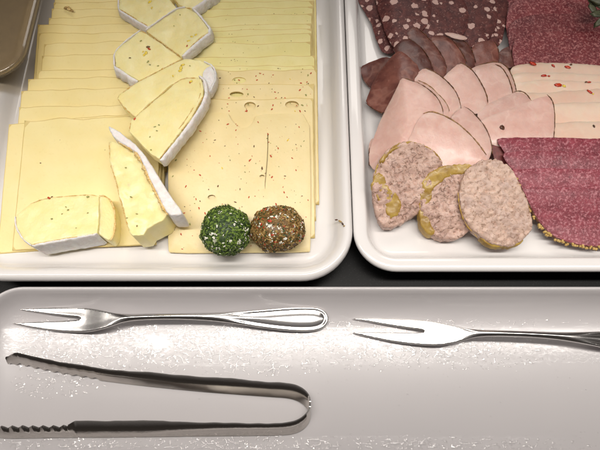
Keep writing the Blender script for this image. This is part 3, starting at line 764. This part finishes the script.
meat('blood_sausage_slice', [(404, -25), (450, -22), (466, 0), (470, 20), (462, 38), (440, 46), (415, 42), (404, 20)], .0135, 'blood', 'blood sausage slice in the middle of the five, right above the dark ham', 'sausage slice', 'blood sausage slices at the top of the meat platter')
meat('blood_sausage_slice', [(374, -22), (420, -22), (433, 0), (430, 22), (418, 34), (412, 46), (400, 51), (393, 46), (386, 33), (381, 18), (376, 2)], .0155, 'blood', 'second blood sausage slice from the left, lying over the leftmost one', 'sausage slice', 'blood sausage slices at the top of the meat platter')
# dark ham
DG = 'dark smoked ham slices beside the blood sausage'
dh = [
 ([(503, 48), (512, 45), (518, 48), (519, 58), (514, 68), (500, 66), (495, 56)], .0125, 'dark ham fold tucked between the blood sausage and the upper salami', [(512, 46), (517, 50), (518, 58), (514, 66)]),
 ([(472, 44), (484, 40), (494, 40), (498, 46), (500, 56), (498, 66), (480, 70), (470, 60)], .0145, 'greyish dark ham slice just right of the fan, above the pink ham', [(494, 41), (498, 46), (499.5, 60)]),
 ([(448, 36), (458, 37), (467, 43), (473, 52), (476, 62), (472, 72), (455, 72), (444, 50)], .016, 'rightmost dark ham slice of the fan, with a pale fat edge above it', [(458, 37), (467, 43), (473, 52), (476, 63)]),
 ([(430, 38), (437, 34), (446, 35), (454, 42), (462, 52), (467, 62), (460, 76), (446, 80), (436, 62)], .0175, 'second dark ham slice from the right of the fan', [(446, 35.5), (454, 42), (462, 52), (467, 63)]),
 ([(406, 34), (411, 27), (416, 26), (424, 32), (434, 43), (443, 55), (448, 68), (444, 80), (430, 78), (416, 52)], .019, 'middle dark ham slice of the fan, reaching up to the blood sausage', [(416, 27), (424, 33), (434, 44), (443, 56), (447, 68)]),
 ([(392, 50), (398, 42), (407, 37), (415, 42), (424, 50), (430, 60), (436, 76), (424, 80), (410, 68)], .0205, 'reddish dark ham slice behind the big left one', [(408, 38), (415, 42.5), (424, 50), (430, 60), (434, 72)]),
 ([(360, 66.5), (370, 61), (384, 56), (394, 58), (390, 80), (371, 88), (365, 81), (361, 74)], .0165, 'small dark ham flap at the far left, touching the platter wall', [(360.5, 66.5), (362, 75), (365.5, 81.5), (370.5, 87)]),
 ([(365.5, 102), (368, 95), (374, 80), (383, 66), (393, 54), (400, 49), (408, 55), (421, 68), (420, 80), (404, 100), (392, 106), (384, 113), (375, 109)], .023, 'large brown dark ham slice at the left, partly under the pink ham', [(365.5, 102.5), (370, 106.5), (376, 110.5), (384, 114)]),
]
for pts, h, lab, rim in dh:
    meat('dark_ham_slice', pts, h - .0028, 'dark_ham', lab, 'ham slice', DG, A=.0008, rim=rim, rimmat='peel', rimr=.0004, amp=.0008, w=.002)
meat('fat_strip', [(445, 31.5), (456, 32.5), (468, 37), (466, 39.5), (455, 38), (446, 34)], .0185, 'ham', 'thin pale fat strip lying between blood sausage and dark ham', 'fat strip', None, A=.0006, th=.0008)
# salami, upper right
SG = 'salami slices in the upper right corner'
def shingle(rows, base_h, L, s, mat, labs, cat, group, name, A=.0006, seeds=False):
    res = []
    for i, (pts, lab) in enumerate(rows):
        ymin = up(*min(pts, key=lambda p: p[1]), RF + base_h).y
        def zf(x, y, y0=ymin): return RF + base_h + s * (y - y0) + .0006 * nz(x, y, 45, 2.2)
        o, poly = slab(name, pts, zf, .0011, mat, soft=1, step=1.6, grid=3.0, prof=lambda d: A * ((1 - math.exp(-d / .002)) - 1), r=.0006, jit=.45, amp=.00025)
        tag(o, lab, cat, group); res.append((o, zf))
    return res
sr = [([(508, -40), (640, -40), (650, 20), (640, 52), (560, 56), (520, 48), (506, 30), (503, 0)], 'backmost salami slice at the top edge of the upper right stack'),
      ([(511, 2), (530, -6), (600, -8), (655, -2), (655, 60), (560, 64), (518, 60), (508, 40), (506, 20)], 'third salami slice from the front of the upper right stack'),
      ([(513, 20), (530, 14), (570, 13), (655, 16), (655, 70), (560, 72), (516, 68), (510, 50), (508, 32)], 'second salami slice from the front of the upper right stack'),
      ([(516, 38), (530, 32), (570, 30), (655, 33), (655, 84), (560, 86), (520, 84), (514, 62), (512, 50)], 'front salami slice of the upper right stack, lying behind the poultry')]
shingle(sr, .0155, .05, .16, 'salami_dark', None, 'salami slice', SG, 'salami_slice')
# poultry
TG = 'pale poultry slices folded in a row'
TR = [([(511, 70), (514, 65), (522, 62.5), (545, 61), (575, 62), (610, 65), (660, 68), (660, 115), (540, 115), (512, 100)], 'backmost pale poultry slice, with three red pepper bits, against the salami'),
      ([(511, 76), (518, 71), (540, 70), (575, 71), (610, 74), (660, 76), (660, 122), (540, 122), (512, 105)], 'fifth pale poultry slice from the front'),
      ([(512, 84), (520, 78), (545, 77.5), (580, 79), (610, 80), (660, 82), (660, 130), (540, 130), (514, 112)], 'fourth pale poultry slice from the front, with the largest red pepper piece'),
      ([(516, 96), (524, 91), (545, 91), (575, 88), (610, 86), (660, 87), (660, 140), (550, 142), (522, 120)], 'third pale poultry slice from the front'),
      ([(530, 110), (540, 104), (560, 102), (580, 101), (610, 100), (660, 101), (660, 150), (560, 152), (535, 130)], 'second pale poultry slice from the front, wide smooth strip'),
      ([(545, 128), (553, 122), (575, 120.5), (610, 120), (660, 121), (660, 160), (560, 165), (548, 145)], 'front pale poultry slice, just above the lower salami')]
tz = shingle(TR, .0155, .06, .14, 'turkey', None, 'poultry slice', TG, 'poultry_slice', A=.0016)
def put_bits(o, zf, lst, mats, name, sz=.001):
    bt = Bits()
    for (x, y, sx, sy, a_, mi) in lst:
        p = up(x, y, zf); bt.blob((p.x, p.y, p.z), sz * sx, sz * sy, .0006, a_, mi)
    embed(bt, mats, o)
PM = ['pepper', 'peel', 'spot_yellow']
put_bits(*tz[0], [(533, 63.5, 2.6, 1.3, -.5, 0), (553, 65.5, 1.8, .8, -.9, 0), (568, 67, 2.4, 1.1, -.3, 0), (571, 64.5, 1.0, .7, 0, 1)], PM, 'red_pepper_bits')
put_bits(*tz[1], [(544, 75.5, 2.4, 1.0, .1, 0), (549, 76, 1.0, .7, 0, 0)], PM, 'red_pepper_bits')
put_bits(*tz[2], [(558, 85, 3.0, 1.7, .1, 0), (564, 86, 1.6, 1.2, 0, 2), (589, 82, 1.6, .7, 0, 0), (586, 82, .8, .6, 0, 1)], PM, 'red_pepper_bits')
put_bits(*tz[3], [(590, 92, 2.4, 1.2, -.8, 0), (593, 94, .8, .6, 0, 2)], PM, 'red_pepper_bits')
put_bits(*tz[5], [(594, 126, 1.2, .8, -1.2, 1)], PM, 'pepper_bit')
# pink ham
PG = 'pink cooked ham slices with dark rims'
pk = [
 ([(468, 72), (474, 66), (485, 63), (496, 61), (505, 64), (511, 72), (515, 84), (517, 93), (506, 100), (488, 106), (478, 96)], .0165, 'double folded pink ham slice at the top right of the fan, beside the poultry', [(476, 66), (486, 63), (496, 61.5), (505, 64.5), (511, 73), (515, 84), (516.5, 92)], 'ham_rim'),
 ([(474, 70), (482, 66), (495, 63.5), (502, 67), (508, 76), (512, 88), (513.5, 98), (500, 104), (488, 108), (480, 96)], .0178, 'inner pink ham slice under the top right fold', [(495, 64), (502, 67), (508, 76.5), (512, 88), (513, 94)], 'ham_rim'),
 ([(442, 78), (450, 70), (460, 62), (468, 66), (475, 72.5), (482, 84), (487, 95), (488, 104), (482, 112), (468, 114), (452, 95)], .0192, 'peaked pink ham slice between the top right fold and the left slices', [(460, 62.5), (468, 66), (475, 73), (482, 84), (487, 95), (488, 103)], 'ham_rim'),
 ([(476, 114), (484, 106), (496, 99), (518, 90.5), (526, 93), (532, 101), (531, 110), (510, 122), (484, 124)], .0190, 'narrow pink ham strip above the wide front right ham slice', [(514, 91.5), (520, 90.8), (526, 93.2), (532, 101.5)], 'ham_rim'),
 ([(478, 122), (490, 115), (515, 106), (547, 94), (552, 99), (554.5, 107), (555, 122), (553.5, 142), (520, 148), (500, 146), (488, 142)], .0210, 'wide pink ham slice with a dark speck, right of the fan above the lower salami', [(547, 94.5), (552, 99.5), (554.3, 107), (554.8, 122), (553.5, 140)], 'ham_rim'),
 ([(412, 80), (418, 72), (424, 67), (432, 70), (442, 76), (452, 86), (458, 95), (461.5, 106), (460, 116), (445, 120), (425, 95)], .0208, 'pink ham slice behind the large left one, peak at the dark ham', [(424, 67.5), (432, 70.5), (442, 76.5), (452, 86), (458, 95), (461, 107)], 'ham_rim'),
 ([(412, 82), (418, 79), (430, 85), (438, 93), (446, 102), (450, 110), (448, 120), (430, 118)], .0225, 'thin pink ham slice with ragged golden rim just behind the large left slice', [(418, 80), (430, 86), (438, 94), (446, 102.5), (449.5, 111)], 'ham_rim_light'),
 ([(450, 118), (457, 110), (464, 106), (470, 109), (478, 117), (486, 128), (491, 140), (492.5, 152), (488, 162), (470, 158), (456, 135)], .0235, 'pink ham slice behind the central one, its rim reaching the pate and salami', [(464, 106.5), (470, 109.5), (478, 117.5), (486, 128), (491, 140), (492.5, 154)], 'ham_rim'),
 ([(370, 140), (373, 137), (379, 140), (392, 150), (390, 172), (371, 168), (368, 150)], .014, 'small pink ham edge under the large left slice, at the platter wall', [(370, 145), (369, 152), (369.5, 158), (369, 166)], 'ham_rim'),
 ([(401, 77), (409, 79.5), (420, 83), (430, 90), (438, 98), (443, 108), (444, 122), (436, 150), (410, 170), (380, 172), (370, 166), (369, 156), (371, 145), (377, 128), (384, 112), (391, 99), (397, 88)], .0245, 'large left pink ham slice, reaching from the dark ham to the pate', [(401, 77.5), (409, 79.8), (420, 83.5), (430, 90), (438, 98), (442.5, 108), (443, 114)], 'ham_rim'),
 ([(405, 148), (411, 135), (417, 121), (424, 113), (431, 111), (440, 113.5), (450, 118), (463, 127), (476, 140), (487, 155), (490, 166), (470, 176), (430, 176), (408, 164)], .0265, 'central pink ham slice with brown rim, directly behind the three pate slices', [(423, 113.5), (431, 111.3), (440, 113.8), (450, 118.3), (463, 127.5), (476, 140.5), (486.5, 155)], 'ham_rim_light'),
]
for pts, h, lab, rim, rm in pk:
    o, zf = meat('ham_slice', pts, h, 'ham', lab, 'ham slice', PG, A=.0010, w=.003, rim=rim, rimmat=rm, rimr=.00036 if rm == 'ham_rim' else .00045)
    if 'dark speck' in lab: put_bits(o, zf, [(502, 127, 1.9, 1.6, .5, 1), (503.5, 129, 1.0, .8, .5, 1)], PM, 'dark_speck')
# lower salami
LG = 'salami slices with mustard seed edge in the lower right'
meat('ham_scrap', [(490, 138), (495, 136), (500, 135.5), (508, 139), (518, 150), (522, 168), (502, 170), (494, 158)], .0195, 'scrap', 'small dark red ham scrap at the upper left corner of the lower salami', 'ham scrap', None, A=.0005)
def arc(dy, top, dx=0):
    return [(496 + dx, top + 2), (505 + dx, top), (545, top - .5), (600, top + 1), (680, top + 2), (690, 200 + dy), (660, 236 + dy * .6), (620, 246 + dy), (590, 247.5 + dy), (570, 244 + dy), (553, 237.5 + dy), (541, 226 + dy), (532, 212 + dy),
            (524, 195 + dy), (516, 178 + dy), (507, 160 + dy * .6 + (top - 137) * .4)]
LS = [(arc(-9, 137, 0), 'backmost salami slice of the lower right stack, straight top edge beside the ham'),
      (arc(-6, 151, 6), 'third salami slice from the front of the lower right stack'),
      (arc(-3, 168, 15), 'second salami slice from the front of the lower right stack'),
      (arc(0, 187, 24), 'front salami slice of the lower right stack, above its mustard seed edge')]
ylow = up(590, 248, RF + .004).y; ytop = up(590, 137, RF + .02).y
for i, (pts, lab) in enumerate(LS):
    def zf(x, y, i=i): return RF + .0014 + .0019 * i + .0105 * ss((y - ylow) / .045) + .0098 * ss((y - ylow - .03) / .045) + .0007 * nz(x, y, 40, 1.1)
    o, poly = slab('salami_slice', pts, zf, .0011, 'salami', soft=1, step=1.6, grid=3.0, prof=lambda d: .0008 * ((1 - math.exp(-d / .002)) - 1), r=.0006, jit=.45, amp=.0003)
    tag(o, lab, 'salami slice', LG)
    if i in (0, 3):
        bt = Bits(); path = resample([up(a_, b_, zf).xy for a_, b_ in pts[6:16]], .00095, False)
        for p in path:
            dens = .85 if i == 3 else .6
            if random.random() < dens and nz(p.x, p.y, 170, i) > -.28:
                for _ in range(random.choice([1, 1, 2])):
                    q = p + Vector((random.uniform(-.0016, .0005), random.uniform(-.0012, .0008))); rr = random.uniform(.0008, .00115)
                    bt.blob((q.x, q.y, zf(*q) - .0006 + random.uniform(-.0003, .0004)), rr, rr, rr, 0, 0)
        bt.make('mustard_seed_edge', ['seed'], o)
        tube('casing', pts[6:16], lambda x, y: zf(x, y) - .0011, .0009, 'peel', o, step=1.2)
# leaf in the corner
bt = Bits()
zl = lambda x, y: RF + .030
lv = []
for (cx, cy, ax, sz) in ((597, 2, 2.6, 1.3), (600, 12, 3.3, 1.2), (594, 8, 2.2, .8), (606, 6, 2.9, 1.4), (601, 20, 3.9, .9), (592, 0, 2.4, .9)):
    c = up(cx, cy, zl); bt.blob((c.x, c.y, c.z + random.uniform(-.002, .002)), .0065 * sz, .0030 * sz, .0006, ax, random.choice([0, 0, 0]), Vector((random.uniform(-.4, .4), random.uniform(-.5, .2), 1)).normalized())
tag(bt.make('leaf_garnish', ['leaf']), 'small grey green leafy garnish in the top right corner', 'garnish')

# ------------------------------------------------------------------ pate slices
def pate(pts, zf, th, mat, label, rims, amp=.0012, jit=.9, base=None, taper=.06, skin=None):
    c = up(sum(p[0] for p in pts) / len(pts), sum(p[1] for p in pts) / len(pts), RF)
    root = empty('pate_slice', (c.x, c.y, RF), label, 'pate slice', 'pate slices leaning at the front of the meat platter')
    def crag(x, y, d):
        v_ = noise.noise(Vector((x * 420, y * 420, th * 900))); w_ = noise.noise(Vector((x * 900, y * 900, 3)))
        return -.0014 * max(0, v_ - .1) * 2 + .0006 * w_
    slab('meat', pts, zf, th, mat, soft=1, step=.9, grid=1.05, jit=jit, r=.0012, amp=amp, ascale=110, base=base, parent=root, taper=taper, extra=crag)
    if skin: tube('golden_skin', skin, zf, .00045, 'aspic', root, lift=-.0010, step=.8, vary=1.5)
    for (rp_, kw) in rims:
        o, _ = slab('golden_rim', rp_, lambda x, y: zf(x, y) + kw.get('lift', .0006), kw.get('th', .004), 'aspic', soft=1, step=.8, grid=1.1, r=.0007, jit=kw.get('jit', 1.1), amp=.0009, ascale=230, parent=root)
    return root
pate([(375, 168), (382, 155), (392, 146), (403, 141.5), (415, 141.5), (427, 146), (438, 153.5), (444, 164), (446, 176), (440, 188), (430, 200), (420, 212), (414, 216), (402, 222), (392, 229), (382, 227), (376, 214), (372, 198), (372, 182)],
     pl(405, 185, RF + .0215, -.02, .42), .010, 'pate', 'left coarse pate slice with ragged golden lower left corner',
     [([(373, 178), (378, 170), (384, 176), (389, 188), (398, 194), (402, 203), (399, 214), (392, 219), (386, 214), (384, 204), (377, 198), (372, 190)], dict(lift=.0001, th=.003)),
      ([(379, 161), (386, 152), (396, 144.5), (410, 141), (411, 143), (398, 147), (388, 155), (381, 164)], dict(lift=.0008, th=.003))], amp=.0018, jit=1.4, skin=[(374, 190), (374, 178), (377, 166), (383, 155), (393, 146), (403, 141.5), (415, 141.3), (427, 145.8), (437, 153), (443, 163)])
pate([(422, 190), (427, 178), (436, 171), (450, 168), (463, 168), (472, 176), (474, 200), (472, 224), (466, 236), (455, 240), (440, 240), (428, 232), (422, 220), (420, 205)],
     pl(445, 205, RF + .0175, .12, .38), .009, 'pate', 'middle coarse pate slice with a broad golden rim on its upper left side',
     [([(419.5, 215), (419, 200), (421, 184), (427, 175), (437, 168), (450, 164.5), (466, 163.5), (474, 166), (473, 174), (463, 173), (452, 175), (442, 180), (434, 188), (431, 198), (428, 212), (430, 224), (436, 233), (430, 235), (422, 228)], dict(lift=.0006, th=.007))], amp=.0016)
pate([(460, 203), (459.5, 190), (462, 178), (467, 168), (477, 161), (489, 157.5), (499, 158), (508, 163), (515, 172), (521, 184), (527, 198), (532, 212), (534, 222), (531, 232), (523, 241), (511, 246.5), (499, 246), (487, 241), (475, 232), (465, 221)],
     pl(497, 202, RF + .0235, .02, .36), .008, 'pate_smooth', 'right pale pate slice, smooth oval face, overlapping the middle slice',
     [([(478, 236), (488, 240.5), (500, 244), (512, 243.5), (524, 238), (522, 243), (510, 248), (498, 248), (486, 243.5)], dict(lift=-.0012, th=.005))], amp=.0010, jit=.8, skin=[(478, 237), (465, 223), (459.5, 205), (458.5, 192)])

# ------------------------------------------------------------------ forks
def interp(xs, ys, x):
    if x <= xs[0]: return ys[0]
    for i in range(len(xs) - 1):
        if x <= xs[i + 1]:
            t = (x - xs[i]) / (xs[i + 1] - xs[i])
            m0 = (ys[i + 1] - ys[max(i - 1, 0)]) / (xs[i + 1] - xs[max(i - 1, 0)]); m1 = (ys[min(i + 2, len(ys) - 1)] - ys[i]) / (xs[min(i + 2, len(xs) - 1)] - xs[i])
            hh = xs[i + 1] - xs[i]; t2, t3 = t * t, t * t * t
            return (2 * t3 - 3 * t2 + 1) * ys[i] + (t3 - 2 * t2 + t) * hh * m0 + (-2 * t3 + 3 * t2) * ys[i + 1] + (t3 - t2) * hh * m1
    return ys[-1]
zx = [up(p, 318, FF).x for p in (10, 45, 85, 120, 170, 230, 285, 330)]
zz_ = [FF + v_ for v_ in (.0030, .0040, .0065, .0110, .0135, .0105, .0060, .0035)]
def zfork(x, y): return interp(zx, zz_, x)
fork_out = [(12, 309.3), (25, 308.1), (45, 307.3), (70, 306.9), (88, 307.6), (100, 309.8), (112, 312.6), (124, 313.9), (140, 313.8), (170, 313.2), (200, 312.8), (220, 312.2), (240, 311), (262, 309.2), (285, 307.3), (305, 306.4), (317, 307), (325, 310.2), (328.5, 316),
            (328.5, 321), (325, 327), (317, 330.6), (304, 331.6), (285, 330.6), (262, 327.8), (240, 324.2), (220, 321.6), (200, 319.8), (170, 319), (140, 319.8), (124, 321.6), (112, 325.6), (102, 329), (90, 331.6), (75, 332), (55, 331), (35, 328.2), (20, 325.4), (9.5, 322.8), (22, 322), (40, 321.4), (60, 320.8), (77, 319.8), (80, 318.3), (78, 316.9),
            (60, 315.4), (40, 313), (25, 311)]
xh0 = up(215, 318, FF + .012).x; xh1 = up(255, 318, FF + .01).x
xs0 = up(112, 318, FF).x; xs1 = up(140, 318, FF).x
def fork_extra(x, y, d):
    k_ = ss((x - xh0) / (xh1 - xh0)); d = d * 1000
    ridge = math.exp(-((d - 1.0) / .55) ** 2); groove = math.exp(-((d - 2.3) / .6) ** 2)
    belly = .0007 * ss((d - 2.2) / 4)
    shaft = .0011 * ss(d / 2.2) * ss((x - xs0) / (xs1 - xs0)) * (1 - k_)
    head = -.00012 * ss(d / 5) * (1 - ss((x - xs0) / (xs1 - xs0)))
    return k_ * (.00035 * ridge - .00035 * groove + belly) + shaft + head
fk, _ = slab('serving_fork', fork_out, zfork, .0013, 'steel', soft=1, step=.8, grid=.75, prof=prof_round(.0006), r=.0006, jit=0, extra=fork_extra, smooth_angle=70)
tag(fk, 'two pronged steel serving fork at the left of the tray, whole handle in view', 'fork', 'steel serving forks on the front tray')
f2 = fk.copy(); COL.objects.link(f2)
# same fork again further right, turned a little clockwise
src = up(45, 319, FF + .004); dst = up(386.5, 330, FF + .004); ang = R(-2.7)
rel = Vector(fk.location) - src; c_, s_ = math.cos(ang), math.sin(ang)
f2.location = (dst.x + rel.x * c_ - rel.y * s_, dst.y + rel.x * s_ + rel.y * c_, fk.location.z); f2.rotation_euler = (0, 0, ang)
tag(f2, 'two pronged steel serving fork at the right, handle cut off by the photo edge', 'fork', 'steel serving forks on the front tray')

# ------------------------------------------------------------------ tongs
def tongs():
    path = [(9, 365.0), (20, 364.5), (34, 368), (60, 373.5), (90, 378.5), (120, 382.5), (160, 387), (200, 391.0), (240, 394), (270, 396.2), (288, 397.2), (299, 400.5), (307, 406.5), (310.5, 414), (308.5, 423), (301, 430.5), (290, 434.2), (270, 434.8),
            (220, 435.2), (160, 436), (100, 436.6), (50, 437), (20, 437.6), (0, 437.5), (-8, 436.5)]
    P = [up(a_, b_, FF + .0008).xy * 1000 for a_, b_ in path]
    P = resample(chaikin(P, 2, False), .55, False); n = len(P)
    cum = [0]
    for i in range(1, n): cum.append(cum[-1] + (P[i] - P[i - 1]).length)
    T = cum[-1]; V = []; Fc = []; th = .00045
    xserU = up(100, 380, FF).x * 1000; xserL = up(73, 430, FF).x * 1000; xtip = up(24, 360, FF).x * 1000
    xq = lambda q: up(q, 400, FF).x * 1000
    for i, p in enumerate(P):
        t = (P[min(i + 1, n - 1)] - P[max(i - 1, 0)]).normalized(); nn = Vector((t.y, -t.x))
        upper = cum[i] < T * .5
        w = .0120
        if upper: wy = .0064 + .0014 * ss((p.x - xq(95)) / (xq(190) - xq(95)))
        else: wy = .0064 + .0022 * ss((p.x - xserL) / 4) * (1 - ss((p.x - xq(150)) / (xq(235) - xq(150))))
        W = Vector((0, wy + .0005 * nz(p.x, 3 if upper else 9, .045, 1) + .0003 * nz(p.x, 5 if upper else 2, .16, 4), .0150 - wy))
        saw_t = 0.0; saw_b = 0.0
        u = cum[i] if upper else T - cum[i]
        tri = abs((p.x / 6.0) % 1 - .5) * 2
        kb = 0.0; kt = 1.0
        if upper and p.x < xserU: kb = .22 * tri + .02; 
        if (not upper) and p.x < xserL: kt = .80 + .22 * tri
        # arms narrow a little at the grip and widen near the bend
        if upper and p.x < xtip: kt = .62 + .35 * ss((p.x - xtip + 9) / 9)
        x, y = p.x / 1000, p.y / 1000
        lift = 0.0
        bow = (.0003 if upper else -.0009) * (1 - ss((u - 100) / 70))
        for (k_, o) in ((kb, -th), ((kb + kt) / 2, -th), (kt, -th), (kt, th), ((kb + kt) / 2, th), (kb, th)):
            bo = bow if abs(k_ - (kb + kt) / 2) < 1e-6 else 0
            V.append((x + nn.x * (o + bo) + W.x * k_, y + nn.y * (o + bo) + W.y * k_, FF + .0009 + W.z * k_ + lift))
    K = 6
    for i in range(n - 1):
        for q in range(K):
            a_, b_ = i * K + q, i * K + (q + 1) % K; Fc.append((a_, b_, b_ + K, a_ + K))
    Fc += [tuple(range(K)), tuple(range((n - 1) * K, n * K))]
    o = obj('serving_tongs', V, Fc, 'steel_worn', None, None, autos=62)
    return tag(o, 'bent steel serving tongs with serrated tips lying on the front tray', 'tongs')
tongs()

# ------------------------------------------------------------------ water film and drops on the front tray
def wet():
    V = []; F = []; idx = {}
    x0, x1 = up(-5, 345, FF).x, up(606, 345, FF).x
    ya, yb_ = up(300, 449, FF).y, up(300, 306, FF).y
    stp = .00036
    nx, ny = int((x1 - x0) / stp), int((yb_ - ya) / stp)
    yc = lambda px, py: up(px, py, FF).y
    bands = [  # (px centre, py centre, half width px, half height px, strength)
        (160, 342, 95, 20, 1.0), (255, 338, 85, 20, 1.05), (95, 335, 75, 16, .75), (385, 345, 60, 16, .95), (440, 316, 110, 9, .9), (470, 348, 60, 14, .75), (345, 330, 40, 22, .8),
        (60, 378, 35, 14, .62), (110, 350, 80, 18, .7), (560, 318, 70, 5, .4), (250, 448, 130, 7, .8), (420, 446, 110, 6, .75), (100, 447, 90, 6, .7), (250, 362, 80, 10, .55), (60, 312, 60, 8, .45)]
    B = []
    for (a_, b_, c_, d_, s_) in bands:
        q = up(a_, b_, FF); B.append((q.x, q.y, c_ * .00063, d_ * .00063, s_))
    Hh = {}
    for j in range(ny):
        y = ya + j * stp
        for i in range(nx):
            x = x0 + i * stp; m = 0
            for (bx, by, sx_, sy_, s_) in B:
                e = ((x - bx) / sx_) ** 2 + ((y - by) / sy_) ** 2
                if e < 4: m = max(m, s_ * math.exp(-e * .8))
            if m < .12: continue
            n1 = noise.noise(Vector((x * 330, y * 520, 0))); n2 = noise.noise(Vector((x * 700, y * 850, 4))); n3 = noise.noise(Vector((x * 90, y * 120, 9)))
            v_ = .75 * n1 + .50 * n2 + .35 * n3 + m * .50 - .36
            if v_ > 0: Hh[(i, j)] = .00048 * math.sqrt(min(v_, .5) / .5) * (1 + .3 * n2) + .00002
    for (i, j) in list(Hh):
        if all((i + a_, j + b_) in Hh or True for a_, b_ in ((1, 0), (0, 1), (1, 1))):
            q = [(i, j), (i + 1, j), (i + 1, j + 1), (i, j + 1)]
            f = []
            for k_ in q:
                if k_ not in idx:
                    idx[k_] = len(V); V.append((x0 + k_[0] * stp, ya + k_[1] * stp, FF + .00006 + Hh.get(k_, 0)))
                f.append(idx[k_])
            F.append(tuple(f))
    # lone beads
    bt = Bits()
    for _ in range(420):
        px_ = random.uniform(5, 600); py_ = random.gauss(352, 26) if random.random() < .8 else random.uniform(430, 448)
        if not 305 < py_ < 448 or (425 < py_ < 438 and px_ < 310): continue
        p = up(px_, py_, FF); r_ = random.uniform(.00018, .0006)
        b = len(V); k_ = 8
        for (zz2, sc) in ((0, 1.0), (.45, .86), (.75, .5)):
            for t in range(k_):
                a_ = 2 * math.pi * t / k_; V.append((p.x + r_ * sc * math.cos(a_), p.y + r_ * sc * math.sin(a_), FF + .00005 + zz2 * r_ * .8))
        V.append((p.x, p.y, FF + .00005 + .85 * r_ * .8))
        for l in (0, 1):
            for t in range(k_): F.append((b + l * k_ + t, b + l * k_ + (t + 1) % k_, b + (l + 1) * k_ + (t + 1) % k_, b + (l + 1) * k_ + t))
        for t in range(k_): F.append((b + 2 * k_ + t, b + 2 * k_ + (t + 1) % k_, b + 3 * k_))
    o = obj('water_drops', V, F, 'water')
    tag(o, 'clear water film and drops spread over the front tray floor', 'water drops', kind='stuff')
wet()

# ------------------------------------------------------------------ light
w = bpy.data.worlds.new('World'); SC.world = w; w.use_nodes = True; nt = w.node_tree
bg = nt.nodes['Background']
tc = nt.nodes.new('ShaderNodeTexCoord'); sp = nt.nodes.new('ShaderNodeSeparateXYZ'); nt.links.new(tc.outputs['Generated'], sp.inputs[0])
rp_ = nt.nodes.new('ShaderNodeValToRGB'); nt.links.new(sp.outputs[2], rp_.inputs[0])
e = rp_.color_ramp; e.elements[0].position = 0.0; e.elements[0].color = (.15, .125, .11, 1); e.elements[1].position = 1.0; e.elements[1].color = (.60, .56, .54, 1)
x = e.elements.new(.55); x.color = (.10, .085, .075, 1); x = e.elements.new(.85); x.color = (.36, .33, .32, 1)
ry = nt.nodes.new('ShaderNodeMapRange'); nt.links.new(sp.outputs[1], ry.inputs[0]); ry.inputs[1].default_value = -.75; ry.inputs[2].default_value = .1; ry.inputs[3].default_value = .75; ry.inputs[4].default_value = 1.0
vm = nt.nodes.new('ShaderNodeVectorMath'); vm.operation = 'SCALE'; nt.links.new(rp_.outputs[0], vm.inputs[0]); nt.links.new(ry.outputs[0], vm.inputs['Scale'])
nt.links.new(vm.outputs[0], bg.inputs[0]); bg.inputs[1].default_value = .42
def area(name, loc, rot, sx, sy, power, col):
    l = bpy.data.lights.new(name, 'AREA'); l.shape = 'RECTANGLE'; l.size = sx; l.size_y = sy; l.energy = power; l.color = col
    o = bpy.data.objects.new(name, l); COL.objects.link(o); o.location = loc; o.rotation_euler = rot; l.spread = R(92); return o
ly = up(300, 338, FF)
hgt = .38
ang_ = math.atan2(ly.y, CAMZ)
y_l = ly.y + hgt * math.tan(math.atan2(ly.y, CAMZ - FF))
area('strip_lamp', (0.0, y_l + .005, FF + hgt), (0, 0, 0), 1.0, .030, 1.06, (1.0, .945, .885))
far = area('ceiling_lamp', (0.10, .85, .80), (R(-46), 0, 0), .7, .25, 2.2, (1.0, .94, .88)); far.data.spread = R(180)

SC.view_settings.view_transform = 'Standard'; SC.view_settings.look = 'None'; SC.view_settings.exposure = 0; SC.view_settings.gamma = 1
for o in bpy.data.objects:
    if '_o' in o.keys(): del o['_o']
